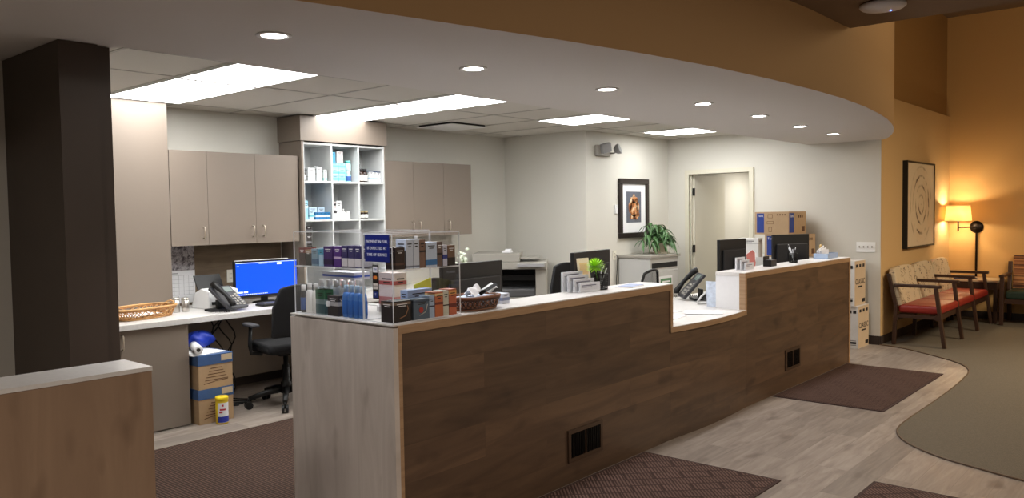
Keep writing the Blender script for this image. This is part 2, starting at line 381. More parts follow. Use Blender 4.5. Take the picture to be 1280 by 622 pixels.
# ------------------------------------------------------------------ ceiling fittings
def troffer(k, y0, y1, label):
    x0 = GX0+GP*k+.012; x1 = x0+GP-.024
    t = thing('ceiling_light', label, 'ceiling light', ((x0+x1)/2, (y0+y1)/2, CT-.012), 0, 'flat square-edged ceiling lights')
    B().box(x0+.012, x1-.012, y0+.012, y1-.012, CT-.010, CT-.004).obj('diffuser', emit_panel, t, world=True)
    f = B(); f.box(x0, x1, y0, y0+.012, CT-.012, CT-.001).box(x0, x1, y1-.012, y1, CT-.012, CT-.001).box(x0, x0+.012, y0+.012, y1-.012, CT-.012, CT-.001).box(x1-.012, x1, y0+.012, y1-.012, CT-.012, CT-.001)
    f.obj('frame', white_p, t, world=True)
troffer(0, 4.082, 5.298, 'leftmost flat ceiling light, the piece nearer the soffit')
troffer(0, 5.322, 6.49, 'leftmost flat ceiling light, the piece over the tall taupe cabinet')
troffer(3, 4.082, 5.298, 'middle pair of flat ceiling lights, the piece nearer the soffit')
troffer(3, 5.322, 6.46, 'middle pair of flat ceiling lights, the piece over the cubby shelves')
troffer(6, 4.082, 5.298, 'single flat ceiling light left of the emergency light')
troffer(9, 4.082, 5.22, 'single flat ceiling light nearest the open door')
# air diffuser
t = thing('ceiling_vent', 'square white air vent with a dark throat in the tiled ceiling', 'vent', (6.22, 6.23, CT-.03))
B().box(-.25, .25, -.25, .25, .010, .0295).obj('throat', black_p, t)
B().box(-.27, .27, -.27, .27, .004, .010).obj('plate', white_p, t, bevel=.002)
for (x, y, lab) in ((1.95,3.0,'leftmost round downlight, above the counter end panel'), (3.11,2.95,'second round downlight from the left'), (4.23,2.87,'third round downlight from the left'),
                    (5.31,2.78,'middle round downlight of the seven'), (6.34,2.82,'third round downlight from the right'), (7.43,2.91,'second round downlight from the right'), (8.46,2.97,'rightmost round downlight, nearest the curved soffit end')):
    t = thing('downlight', lab+' in the soffit', 'downlight', (x, y, SO-.006), 0, 'round downlights in the soffit')
    B().lathe([(.052,.005),(.072,.005),(.075,.002),(.07,-.001),(.056,-.001),(.053,.002)]).obj('trim_ring', white_p, t)
    B().lathe([(.051,.0055),(.051,.001),(.03,-.001)]).obj('lens', emit_down, t)
t = thing('wireless_access_point', 'white round access point with a tiny blue light on the lobby ceiling', 'access point', (5.34, 1.575, LC-.04))
B().lathe([(.06,-.0),(.118,.004),(.135,.016),(.135,.03),(.11,.0395)], seg=32).obj('housing', mat('ap_white', (200, 200, 205), .4), t)
B().lathe([(.004,-.002),(.006,0),(.006,.006)], c=(.06,-.03,-.001)).obj('status_light', mat('blue_led', (60, 90, 255), .4, emit=(80, 110, 255), estr=8), t)

# ------------------------------------------------------------------ reception counter
CY = 2.768; X0, X1, S0, S1 = 2.37, 8.39, 4.815, 5.995; TOP, LOW = 1.065, .772
cnt = thing('reception_counter', 'long two-level reception counter with brown plank front, white top and lower middle section', 'reception counter', (2.37, CY, 0))
N = 14
def bow(x):    # gentle outward bow of the low middle section
    u = (x-S0)/(S1-S0)
    return .045*math.sin(math.pi*u) if 0 < u < 1 else 0
xs = [S0+(S1-S0)*i/N for i in range(N+1)]
b = B()
b.box(X0+.045, S0, CY+.008, CY+.10, 0, TOP-.045)
b.box(S1, X1-.04, CY+.008, CY+.10, 0, TOP-.045)
for i in range(N):
    xa, xb = xs[i], xs[i+1]
    b.prism([(xa, CY+.008-bow(xa)*.6), (xb, CY+.008-bow(xb)*.6), (xb, CY+.10), (xa, CY+.10)], 0, LOW-.04)
b.obj('front_panel', M_front, cnt, world=True)
b = B(); b.box(X0, X0+.028, CY, 3.565, 0, TOP-.016)
b.obj('end_panel', M_end, cnt, world=True)
b = B()
b.box(X0+.028, X0+.05, CY, CY+.05, 0, TOP-.045)
b.box(X0+.028, S0+.03, CY, CY+.05, TOP-.045, TOP-.006)
b.box(S0, S0+.03, CY-.001, CY+.05, LOW-.04, TOP-.045)
for i in range(N):
    xa, xb = xs[i], xs[i+1]
    b.prism([(xa, CY-bow(xa)), (xb, CY-bow(xb)), (xb, CY+.05), (xa, CY+.05)], LOW-.04, LOW-.004)
b.box(S1-.03, S1, CY-.001, CY+.05, LOW-.004, TOP-.045)
b.box(S1-.03, X1, CY, CY+.05, TOP-.045, TOP-.006)
b.box(X1-.04, X1, CY, CY+.05, 0, TOP-.045)
b.obj('edge_trim', M_trim, cnt, world=True)
b = B(); b.prism([(X0, CY), (S0+.03, CY), (S0+.03, 3.04), (2.9, 3.04), (2.9, 3.565), (X0, 3.565)], TOP-.006, TOP)
b.prism([(X0+.028, CY+.05), (S0+.03, CY+.05), (S0+.03, 3.04), (2.9, 3.04), (2.9, 3.565), (X0+.028, 3.565)], TOP-.03, TOP-.006)
b.obj('ledge_top', stone, cnt, world=True)
B().box(S1-.03, X1+.0, CY+.0, 3.02, TOP-.006, TOP).box(S1-.03, X1, CY+.05, 3.02, TOP-.03, TOP-.006).obj('ledge_top', stone, cnt, world=True)
B().box(S1-.028, S1, CY+.051, 3.02, LOW, TOP-.031).obj('step_panel', white_lam, cnt, world=True)
B().box(S0, S0+.028, CY+.051, 3.04, LOW, TOP-.031).obj('step_panel', white_lam, cnt, world=True)
b = B(); b.box(2.95, S0, 3.04, 3.72, LOW-.03, LOW-.002).box(S1, 8.3, 3.02, 3.72, LOW-.03, LOW-.002)
for i in range(N):
    xa, xb = xs[i], xs[i+1]
    b.prism([(xa, CY-bow(xa)), (xb, CY-bow(xb)), (xb, 3.72), (xa, 3.72)], LOW-.004, LOW)
b.box(S0, S1, CY+.06, 3.72, LOW-.03, LOW-.004)
b.obj('desk_top', stone, cnt, world=True)
b = B(); b.box(X0+.1, S0, 2.985, 3.03, 0, TOP-.031).box(S1, X1-.01, 2.965, 3.01, 0, TOP-.031).box(S0, S1, 2.985, 3.03, 0, LOW-.031).box(X1-.03, X1, CY+.05, 3.0, 0, TOP-.031)
for x in (4.6, 6.2, 8.2): b.box(x, x+.03, 3.03, 3.65, 0, LOW-.031)
b.obj('inner_panel', taupe, cnt, world=True)
for (xa, xb, za, zb, lab) in ((3.655, 3.995, .125, .31, 'nearer brown floor-level grille'), (6.76, 7.08, .165, .345, 'farther brown floor-level grille')):
    g = B(); w = .022
    g.box(xa, xb, CY-.004, CY+.008, za, za+w).box(xa, xb, CY-.004, CY+.008, zb-w, zb).box(xa, xa+w, CY-.004, CY+.008, za+w, zb-w).box(xb-w, xb, CY-.004, CY+.008, za+w, zb-w)
    g.box((xa+xb)/2-.004, (xa+xb)/2+.004, CY-.002, CY+.006, za+w, zb-w)
    g = g.obj('vent_grille', mat('grille_frame', (74, 56, 42), .5, .2), cnt, world=True); g['label'] = lab
    s = B(); s.box(xa+w, xb-w, CY+.004, CY+.0075, za+w, zb-w)
    k = int((xb-xa-2*w)/.014)
    for i in range(k):
        x = xa+w+(i+.5)*(xb-xa-2*w)/k; s.box(x-.002, x+.002, CY-.001, CY+.004, za+w, zb-w)
    s.obj('slats', black_metal, g); g.children[0].location = (-2.37, -CY, 0)

# low foreground counter wall
t = thing('half_wall', 'tan wood-look half wall with a pale cap in the left foreground', 'half wall', (1.25, 2.705, 0))
B().box(-2.6, 1.25, 2.705, 2.915, 0, 1.045).obj('panel', M_left, t, world=True)
B().box(-2.6, 1.252, 2.703, 2.917, 1.046, 1.06).obj('cap', stone, t, world=True)

# ------------------------------------------------------------------ back wall cabinets
def bar_handle(b, x, y, z0, z1, o=.032, r=.0055):
    b.tube([(x, y, z0), (x, y-o*.8, z0+.002), (x, y-o, z0+.014), (x, y-o, z1-.014), (x, y-o*.8, z1-.002), (x, y, z1)], r, 8)
def wall_cab(x0, divs, handles, label):
    t = thing('wall_cabinet', label, 'cabinet', ((x0+divs[-1])/2, 6.5, 1.324))
    B().box(x0, divs[-1], 6.52, 6.829, 1.324, 2.12).obj('body', taupe, t, world=True)
    xa = x0
    for xb, hx in zip(divs, handles):
        d = B().box(xa+.0015, xb-.0015, 6.5, 6.519, 1.322, 2.12).obj('door', taupe, t, world=True, bevel=.001)
        h = B(); bar_handle(h, hx, 6.4995, 1.382, 1.478); o = h.obj('handle', nickel, d); o.location = -t.location
        xa = xb
    return t
wall_cab(3.205, (3.536, 3.993, 4.445), (3.486, 3.955, 4.06), 'taupe three-door wall cabinet above the blue computer screen')
wall_cab(5.485, (5.888, 6.341, 6.785), (5.86, 5.965, 6.41), 'taupe three-door wall cabinet right of the cubby shelves')
t = thing('tall_cabinet', 'tall plain taupe cabinet standing on the worktop up to the ceiling', 'cabinet', (2.7, 6.52, .811))
B().box(2.1, 3.2, 6.52, 6.829, .811, CT-.005).obj('body', taupe, t, world=True); B().box(2.1, 3.2, 6.5, 6.519, .811, CT-.005).obj('front_panel', taupe, t, world=True, bevel=.001)
t = thing('base_cabinet', 'taupe floor cabinet under the worktop with the wicker tray', 'cabinet', (2.4, 5.8, 0))
B().box(1.7, 2.965, 5.82, 6.81, .0, .768).obj('body', taupe_d, t, world=True)
for xa, xb, hx in ((1.7, 2.415, 2.36), (2.42, 2.965, 2.475)):
    d = B().box(xa, xb, 5.8, 5.819, .008, .765).obj('door', taupe, t, world=True, bevel=.001)
    h = B(); bar_handle(h, hx, 5.7995, .63, .74); o = h.obj('handle', nickel, d); o.location = -t.location
tag(B().box(1.7, 2.99, 5.765, 6.829, .769, .81).obj('worktop', stone, bevel=.003), 'pale speckled worktop on the floor cabinet, under the wicker tray', 'worktop')
t = thing('built_in_desk', 'long built-in desk with pale top along the back wall', 'desk', (3.0, 5.95, 0))
DT = .79
B().box(2.995, 6.35, 5.93, 6.829, DT-.045, DT).obj('desktop', stone, t, world=True, bevel=.003)
B().box(3.0, 4.44, 6.81, 6.83, DT, 1.322).obj('backsplash', M_back, t, world=True)
b = B(); b.box(2.968, 2.99, 5.98, 6.8, 0, .744).box(4.48, 4.505, 6.1, 6.8, 0, .744).box(6.30, 6.325, 5.98, 6.8, 0, .744)
b.obj('side_panel', taupe, t, world=True)
B().box(2.995, 4.48, 6.70, 6.73, .1, .744).obj('modesty_panel', taupe, t, world=True)
shelf_white = mat('shelf_white', (204, 206, 206), .45)
# cubby shelves
t = thing('shelf_unit', 'white cubby shelf unit with taupe surround reaching the ceiling', 'shelf', (4.97, 6.47, DT))
YF = 6.475
cx = [4.492, 4.815, 5.14, 5.462]; cz = [2.252, 1.89, 1.522, 1.16, DT+.02]
B().box(cx[0]-.03, cx[0]-.008, YF-.012, 6.829, DT, 2.262).obj('side_panel', taupe, t, world=True)
B().box(cx[3]+.008, cx[3]+.02, YF-.005, 6.829, DT, 2.262).obj('side_panel', taupe, t, world=True)
B().box(cx[0]-.045, cx[3]+.03, YF-.025, 6.829, 2.265, CT-.013).obj('fascia', taupe, t, world=True)
B().box(cx[0]-.008, cx[3]+.008, 6.81, 6.829, DT, 2.262).obj('back_board', shelf_white, t, world=True)
for x in cx: B().box(x-.008, x+.008, YF, 6.81, DT, 2.262).obj('divider', shelf_white, t, world=True)
for z in cz:
    for i in range(3): B().box(cx[i]+.0082, cx[i+1]-.0082, YF, 6.81, z-.018, z).obj('shelf_board', shelf_white, t, world=True)

# products -----------------------------------------------------------
def carton(x, y, z, w, d, h, cols, label, name='carton', cat='box', bands=(), rotz=0, group=None, side=None):
    """cols: body; bands: (z0,z1,colour) fractions printed round the box"""
    ms = [mat('print_%d_%d_%d' % cols, cols, .5)]
    b = B(); b.box(-w/2, w/2, -d/2, d/2, 0, h)
    for (a, c, cc) in bands:
        ms.append(mat('print_%d_%d_%d' % cc, cc, .5)); e = .0007
        b.box(-w/2-e, w/2+e, -d/2-e, d/2+e, h*a, h*c, len(ms)-1)
    # printed text lines on the two seen faces
    ms.append(ink if sum(cols) > 300 else paper); k = len(ms)-1; e = .0012
    if h > .05:
        for zz, ww in ((.83, .6), (.74, .4)):
            b.box(-w/2*ww, w/2*ww, -d/2-e, -d/2+.001, h*zz, h*(zz+.035), k)
            b.box(-w/2-e, -w/2+.001, -d/2*ww, d/2*ww, h*zz, h*(zz+.035), k)
    o = b.obj(name, ms, loc=(x, y, z+.0006), rotz=rotz)
    return tag(o, label, cat, group)
def bottle(x, y, z, r, h, body, cap, label, lab=None, neck=.5, capr=None, group=None, pump=False, cat='bottle'):
    t = thing('bottle', label, cat, (x, y, z+.0006), 0, group); cr = capr or r*neck
    bh = h*.78
    B().lathe([(r*.92, 0), (r, .004), (r, bh*.82), (r*.85, bh*.93), (cr, bh)], seg=16).obj('body', body, t)
    c = B(); c.lathe([(cr*1.05, bh), (cr*1.05, h-.003), (cr*.9, h)], seg=14)
    if pump: c.tube([(0, 0, h), (0, 0, h+.025), (-.03, 0, h+.027)], .005, 6)
    c.obj('cap', cap, t)
    if lab: B().lathe([(r+.0008, bh*.12), (r+.0012, bh*.13), (r+.0012, bh*.68), (r+.0008, bh*.69)], seg=16).obj('label', lab, t)
    return t
W_, LB, BL, DK, TQ = (226, 228, 230), (150, 200, 224), (60, 130, 190), (34, 28, 28), (110, 190, 200)
S1z, S2z, S3z, S4z = cz[1], cz[2], cz[3], cz[4]
bl_white = mat('bottle_white', (226, 226, 224), .35); bl_dark = mat('bottle_brown', (46, 28, 22), .25); bl_blue = mat('bottle_blue', (60, 110, 180), .3)
lab_b = mat('label_blue', (52, 86, 150), .5); lab_w = mat('label_white', (220, 220, 216), .5); cap_b = mat('cap_black', (28, 26, 28), .4); cap_w = mat('cap_white', (235, 235, 235), .35)
cap_bl = mat('cap_pale_blue', (168, 196, 222), .35)
top = 'top-left cubby'
bottle(4.53, 6.54, S1z, .02, .105, bl_dark, cap_b, 'narrow dark bottle at the left end of the top-left cubby', lab_w)
carton(4.61, 6.56, S1z, .075, .08, .125, W_, 'white carton left of centre in the top-left cubby', bands=((.3,.36,(190,190,190)),))
carton(4.70, 6.56, S1z, .055, .08, .135, W_, 'white carton at the middle of the top-left cubby, slightly taller', bands=((.5,.55,(200,196,190)),))
carton(4.765, 6.55, S1z, .035, .07, .11, (214,222,220), 'slim pale carton at the right end of the top-left cubby', bands=((.1,.3,(150,200,200)),))
carton(4.755, 6.68, S1z, .05, .07, .15, W_, 'white carton at the back of the top-left cubby')
for r in range(3):
    for c in range(2):
        carton(4.875+.085*c, 6.56, S1z+.0615*r, .08, .1, .06, LB if r != 1 else (170,214,216), '%s box, %s stack in the top middle cubby' % (['lowest pale blue', 'middle teal', 'highest pale blue'][r], ['left', 'right'][c]), bands=((.25,.6,TQ),), group='blue and teal boxes in the top middle cubby')
carton(4.86, 6.56, S1z+.186, .05, .1, .1, (70,140,170), 'small blue box on the left stack in the top middle cubby')
carton(4.945, 6.57, S1z+.186, .075, .1, .115, (196,190,188), 'grey carton with a dark top on the right stack, top middle cubby', bands=((.94,1.0,(40,34,34)),))
bottle(5.075, 6.57, S1z, .032, .11, mat('bottle_teal', (150, 205, 205), .3), cap_w, 'short teal bottle under another in the top middle cubby', lab_b, .8)
bottle(5.075, 6.57, S1z+.111, .032, .10, mat('bottle_pale', (190, 225, 225), .3), mat('cap_teal', (90, 180, 170), .4), 'pale bottle with teal cap stacked on another in the top middle cubby', None, .9)
for i, (x, y) in enumerate(((5.19, 6.51), (5.255, 6.53))):
    bottle(x, y, S1z, .03, .135, bl_dark, cap_b, 'brown bottle with white label, %s of the two in front in the top right cubby' % ['left', 'right'][i], lab_w, .7)
bottle(5.228, 6.595, S1z, .03, .185, bl_dark, cap_b, 'taller dark bottle just behind the two brown ones, top right cubby', lab_w, .6)
bottle(5.262, 6.69, S1z, .036, .29, bl_white, cap_b, 'tall white bottle at the back left of the top right cubby', lab_w, .5)
for i in range(3):
    carton(5.325+.047*i, 6.55, S1z, .044, .09, .12-.004*i, W_, 'white carton with dark blue top stripe, %s of three in the top right cubby' % ['left', 'middle', 'right'][i], bands=((.9,1.0,(36,60,96)),(.3,.4,(170,190,210))))
# second row
carton(4.53, 6.55, S2z, .04, .09, .18, LB, 'tall pale blue carton at the left end of the second-row left cubby', bands=((.6,.75,(200,226,236)),))
carton(4.56, 6.66, S2z, .06, .09, .26, (70,130,180), 'tallest blue carton at the back left of the second-row left cubby', bands=((.2,.3,W_),))
carton(4.585, 6.55, S2z, .05, .1, .09, (190,220,236), 'pale box beside the tall blue carton, second-row left cubby', bands=((.3,.5,TQ),))
for i in range(4):
    carton(4.645+.043*i, 6.54, S2z, .04, .1, .07, (40,120,176), 'small bright blue box, %s of four, second-row left cubby' % ['first from the left', 'second from the left', 'third from the left', 'fourth from the left'][i], bands=((.35,.55,(220,236,244)),))
carton(4.67, 6.62, S2z, .09, .05, .12, (206,224,236), 'pale carton behind the blue boxes on the left, second-row left cubby')
carton(4.765, 6.62, S2z, .08, .05, .118, (206,224,236), 'pale carton behind the blue boxes on the right, second-row left cubby')
carton(4.86, 6.55, S2z, .05, .08, .105, W_, 'white and black carton at lower left of the second-row middle cubby', bands=((.55,.75,(60,56,60)),))
carton(4.86, 6.555, S2z+.107, .045, .07, .065, (200,190,190), 'small patterned box on top of a carton, second-row middle cubby', bands=((.4,.7,(60,56,60)),))
carton(4.92, 6.56, S2z, .06, .08, .18, W_, 'tall white carton in the second-row middle cubby', bands=((.4,.45,(170,170,180)),))
bottle(4.995, 6.56, S2z, .026, .10, bl_white, cap_w, 'taller white bottle in the second-row middle cubby', None, .5)
bottle(5.055, 6.56, S2z, .026, .08, bl_white, cap_w, 'shorter white bottle in the second-row middle cubby', None, .8)
bottle(5.175, 6.56, S2z, .022, .075, bl_dark, cap_b, 'dark jar at the lower left of the second-row right cubby', lab_w, .9)
bottle(5.175, 6.56, S2z+.076, .022, .07, bl_dark, cap_b, 'dark jar stacked on another in the second-row right cubby', lab_w, .9)
bottle(5.228, 6.55, S2z, .022, .08, bl_dark, mat('cap_tan', (180, 160, 120), .4), 'dark jar with tan lid, middle of the second-row right cubby', lab_w, .9)
bottle(5.278, 6.55, S2z, .022, .08, bl_dark, mat('cap_tan', (180, 160, 120), .4), 'dark jar with tan lid, right one in the second-row right cubby', lab_w, .9)
# third and fourth rows, seen above and through the acrylic case
carton(4.555, 6.55, S3z, .065, .09, .115, DK, 'lowest black box in the stack at left of the third-row left cubby', bands=((.3,.6,(110,110,116)),))
carton(4.553, 6.55, S3z+.117, .06, .09, .1, DK, 'middle black box in the stack at left of the third-row left cubby', bands=((.2,.4,(120,120,126)),))
carton(4.555, 6.55, S3z+.219, .062, .09, .085, DK, 'top black box in the stack at left of the third-row left cubby', bands=((.4,.6,(90,90,96)),))
bottle(4.87, 6.56, S3z, .02, .16, bl_white, cap_w, 'white bottle standing alone in the third-row middle cubby', lab_b, .5)
carton(5.0, 6.58, S3z, .1, .1, .05, (210,210,214), 'low grey box in the third-row middle cubby')
for i in range(4):
    carton(4.86+.07*i, 6.56, S4z, .062, .09, .2-.02*(i % 2), (222,196,200) if i % 2 else (216,214,210), 'pale speckled carton on the bottom middle shelf, %s' % ['far left one', 'second one', 'third one', 'far right one'][i], bands=((.7,.8,(60,50,50)),(.3,.4,(190,90,90))))
# ------------------------------------------------------------------ worktop items
def wicker(x, y, z, L, W, H, rotz, label, name, c1, c2, holes=True):
    t = thing(name, label, 'basket', (x, y, z+.001), rotz)
    mm = mat(name+'_cane', c1, .55, noise=.12, nscale=60); m2 = mat(name+'_cane_dark', c2, .6, noise=.12, nscale=60)
    b = B(); n = 44
    def ring(zz, k): return [(k*L/2*math.copysign(abs(math.cos(a))**.6, math.cos(a)), k*W/2*math.copysign(abs(math.sin(a))**.6, math.sin(a)), zz) for a in [2*math.pi*i/n for i in range(n+1)]]
    b.tube(ring(.006, .84), .006, 6, 0); b.tube(ring(.014, .86), .005, 6, 1)
    b.tube(ring(H-.004, 1.0), .008, 6, 0); b.tube(ring(H-.016, .985), .005, 6, 1)
    lo, hi = ring(.012, .86), ring(H-.01, .985)
    for i in range(n):
        for s in (2, -2):
            b.tube([lo[i], hi[(i+s) % n]], .0032 if holes else .0045, 4, (i % 2), cap=False)
    b.obj('side', [mm, m2], t)
    b = B()
    for i in range(24):
        yy = (i-11.5)/12*W*.41
        xx = L*.42*math.sqrt(max(0, 1-(abs(yy)/(W*.43))**3)); b.tube([(-xx, yy, .006), (xx, yy, .006)], .0055, 4)
    b.obj('bottom', mm, t)
    b = B()
    for s in (-1, 1):
        b.tube([(s*(L/2-.005), W*.16, H-.004), (s*(L/2+.012), W*.1, H+.012), (s*(L/2+.014), 0, H+.016), (s*(L/2+.012), -W*.1, H+.012), (s*(L/2-.005), -W*.16, H-.004)], .006, 6)
    if name == 'wicker_tray': b.obj('handle', mm, t)
    else: b.bm.free()
    return t
wicker(2.76, 6.10, .81, .52, .30, .085, R(16), 'oval light wicker tray on the pale worktop', 'wicker_tray', (206, 160, 104), (168, 118, 70))
o = B().box(-.14, .14, -.08, .08, 0, .004).box(-.11, .12, -.09, .05, .004, .007).obj('paper_sheets', paper, loc=(2.76, 6.11, .83), rotz=R(25)); tag(o, 'loose white paper inside the oval wicker tray', 'paper')
for i, (x, y, h) in enumerate(((3.165, 6.38, .12), (3.235, 6.36, .115))):
    t = thing('steel_canister', 'brushed steel canister, %s of the two behind the wicker tray' % ['left', 'right'][i], 'canister', (x, y, DT+.001))
    B().lathe([(.028,0),(.03,.003),(.03,h*.82),(.027,h*.83)], seg=20).obj('body', steel, t); B().lathe([(.03,h*.835),(.031,h*.85),(.031,h*.97),(.02,h)], seg=20).obj('lid', steel, t)
# wall calendar
t = thing('calendar', 'large wall calendar with a grey tree photo above month pages', 'calendar', (3.42, 6.808, 1.0))
def cal_mat():
    m = bpy.data.materials.new('calendar_photo'); m.use_nodes = True; nt = m.node_tree; b = nt.nodes['Principled BSDF']
    t = nt.nodes.new('ShaderNodeTexCoord'); n = nt.nodes.new('ShaderNodeTexNoise'); n.inputs['Scale'].default_value = 22; n.inputs['Detail'].default_value = 8; n.inputs['Roughness'].default_value = .75
    r = nt.nodes.new('ShaderNodeValToRGB'); nt.links.new(t.outputs['Object'], n.inputs['Vector']); nt.links.new(n.outputs['Fac'], r.inputs[0]); nt.links.new(r.outputs[0], b.inputs['Base Color'])
    e = r.color_ramp.elements; e[0].position = .43; e[0].color = lin((74, 66, 74)); e[1].position = .56; e[1].color = lin((186, 182, 186))
    return m
B().box(3.215, 3.555, 6.8, 6.8085, 1.10, 1.318).obj('photo_page', cal_mat(), t, world=True)
b = B(); b.box(3.215, 3.555, 6.8, 6.8085, .86, 1.098, 0)
for i in range(6): b.box(3.23, 3.54, 6.7985, 6.7995, .885+.034*i, .887+.034*i, 1)
for i in range(8): b.box(3.23+.0443*i-.0008, 3.23+.0443*i+.0008, 6.7985, 6.7995, .885, 1.055, 1)
b.box(3.25, 3.4, 6.7985, 6.7995, 1.07, 1.08, 1)
b.obj('month_page', [paper, mat('print_grey', (170, 170, 172), .7)], t, world=True)
b = B(); b.box(3.40, 3.60, 6.79, 6.7995, .815, .875, 0)
o = b.obj('note_strip', paper); tag(o, 'white paper strip on the backsplash under the calendar', 'paper')
def outlet(x, y, z, face, label, n=1, w=.072, cord=False):
    t = thing('wall_outlet' if not n > 2 else 'light_switch_plate', label, 'outlet' if n < 3 else 'light switch', (x, y, z))
    T = Matrix.Rotation(0 if face == 'y' else R(-90), 4, 'Z')
    wd = .072+.046*(n-1)
    B().box(-wd/2, wd/2, -.007, 0, -.058, .058, T=T).obj('plate', mat('ivory_plate', (226, 222, 208), .4) if n < 3 else mat('white_plate', (236, 236, 234), .4), t, bevel=.002)
    for i in range(n):
        xx = (i-(n-1)/2)*.046
        if n > 2:
            B().box(xx-.005, xx+.005, -.018, -.007, -.008, .014, T=T).obj('toggle', grey_p, t)
        else:
            for zz in (-.02, .02):
                B().box(xx-.016, xx+.016, -.0085, -.007, zz-.013, zz+.013, T=T).box(xx-.007, xx-.004, -.0095, -.0085, zz-.004, zz+.006, 1, T=T).box(xx+.004, xx+.007, -.0095, -.0085, zz-.004, zz+.006, 1, T=T).obj('socket', [mat('ivory_plate', (1,1,1)), black_p], t)
    return t
outlet(3.90, 6.809, 1.02, 'y', 'ivory outlet plate on the backsplash left of the blue screen')
outlet(9.639, 3.01, 1.11, 'x', 'white plate with four switches beside the white boxes', n=4)
OUT = outlet(8.33, 5.569, 1.02, 'y', 'white outlet with a plugged-in cord left of the grey document bin')

# desk phone -----------------------------------------------------------
def desk_phone(x, y, z, rz, label, tilt=38, k=1.0):
    t = thing('desk_phone', label, 'phone', (x, y, z+.001), rz); t.scale = (k, k, k)
    Tt = Matrix.Translation((0, 0, .108*math.sin(R(tilt))+.002)) @ Matrix.Rotation(R(tilt), 4, 'X')
    b = B(); b.box(-.1, .1, -.1, .12, 0, .022, T=Tt); b.obj('body', mat('phone_body', (52, 52, 56), .45), t, bevel=.006)
    b = B(); b.prism([(-.09, .0), (.09, .0), (.09, .13), (-.09, .13)], 0, .015); b.box(-.05, .05, .055, .07, .015, .075); b.obj('stand', black_p, t)
    b = B(); b.box(-.035, .08, .055, .105, .0225, .0245, T=Tt); b.obj('display', mat('phone_lcd', (120, 132, 128), .2), t)
    b = B()
    for i in range(4):
        for j in range(3): b.box(-.03+.028*j, -.012+.028*j, -.075+.026*i, -.06+.026*i, .0225, .026, T=Tt)
    for i in range(6): b.box(.06, .085, -.08+.02*i, -.068+.02*i, .0225, .025, T=Tt)
    b.obj('keypad', grey_p, t)
    b = B(); b.tube([Tt @ Vector(p) for p in ((-.07, -.095, .04), (-.07, -.08, .052), (-.07, 0, .058), (-.07, .1, .052), (-.07, .13, .04))], [.02, .022, .014, .022, .02], 10); b.obj('handset', black_p, t)
    b = B(); pts = []
    for i in range(70):
        u = i/69; pts.append((-.1-.05*math.sin(math.pi*u)+.008*math.cos(i*1.5), -.1+.2*u, .012+.008*math.sin(i*1.5)))
    b.tube(pts, .0022, 5); b.obj('cord', black_p, t)
    return t
desk_phone(3.49, 6.13, DT, R(20), 'black and silver desk phone in front of the small printer', 40, 1.2)
# small printer / scanner
t = thing('document_scanner', 'small white and black sheet-feed scanner left of the blue screen', 'scanner', (3.55, 6.46, DT+.001), R(8))
b = B(); b.prism([(-.12, 0), (.10, 0), (.11, .03), (.07, .13), (-.02, .17), (-.12, .15)], -.15, .15, T=Matrix.Rotation(R(90), 4, 'Z') @ Matrix.Rotation(R(90), 4, 'X')); b.obj('body', white_p, t, bevel=.008)
b = B(); b.box(-.13, .13, -.006, .006, 0, .13, T=Matrix.Translation((0, .05, .155)) @ Matrix.Rotation(R(-25), 4, 'X')); b.obj('feed_tray', black_p, t, bevel=.003)
b = B(); b.box(-.12, .12, -.14, -.11, .035, .06); b.obj('output_slot', black_p, t)
B().box(.11, .145, -.05, .06, .13, .155).obj('control_panel', grey_d, t)

# monitors -----------------------------------------------------------
def monitor(x, y, z, w, h, ztop, rz, label, back=False, brand=None, name='computer_monitor', on=False):
    t = thing(name, label, 'monitor', (x, y, z+.001), rz)
    zt = ztop-z; zb = zt-h
    B().box(-w/2, w/2, -.012, .02, zb, zt).obj('housing', black_p, t, bevel=.004)
    s = 1 if not back else -1     # screen side: -Y unless back=True
    T = Matrix.Rotation(0 if not back else math.pi, 4, 'Z')
    if on:
        o = B().box(-w/2+.014, w/2-.014, -.0135, -.0122, zb+.022, zt-.014, T=T).obj('screen', mat('screen_blue', (10, 60, 190), .3, emit=(12, 78, 214), estr=.9), t)
        b = B(); sw = w-.028; x0 = -sw/2; wm = mat('screen_white', (220, 230, 255), .3, emit=(210, 226, 255), estr=.8)
        b.box(x0, -x0, -.0147, -.0136, zt-.021, zt-.017)
        b.box(.10, .145, -.0147, -.0136, zt-.045, zt-.027); b.box(-.08, .0, -.0147, -.0136, zt-.03, zt-.027); b.box(x0+.01, x0+.03, -.0147, -.0136, zt-.046, zt-.043)
        b.box(x0+.02, x0+.06, -.0147, -.0136, zb+.045, zb+.058); b.box(x0+.07, x0+.11, -.0147, -.0136, zb+.045, zb+.058)
        for i in range(16): b.box(x0+.02+.018*i, x0+.03+.018*i, -.0147, -.0136, zb+.028, zb+.034)
        b.obj('screen_icons', wm, t)
        B().box(-w/2+.02, w/2-.1, -.012, .012, zt+.001, zt+.007).obj('webcam_strip', white_p, t)
    else:
        B().box(-w/2+.012, w/2-.012, -.0135, -.0122, zb+.018, zt-.012, T=T).obj('screen', black_g, t)
    if back:   # rear bulge seen from the lobby
        b = B(); b.box(-w*.42, w*.42, -.035, -.0125, zb+.03, zb+h*.72); b.obj('rear_cover', mat('monitor_rear', (18, 18, 21), .5), t, bevel=.008)
    yy = -.05 if back else .045
    b = B(); b.box(-.03, .03, yy-.01, yy+.012, .012, zb+h*.5); b.obj('stand_neck', black_p, t)
    b = B(); b.lathe([(.11, 0), (.112, .006), (.09, .012), (.03, .014)], c=(0, yy, 0), sy=.8); b.obj('stand_base', black_p, t)
    if brand: B().text(brand, .02, T_NEGY((-w/2+.07, -.0128, zt-.045)), m=0).obj('brand_lettering', mat('brand_grey', (92, 92, 98), .5), t)
    return t
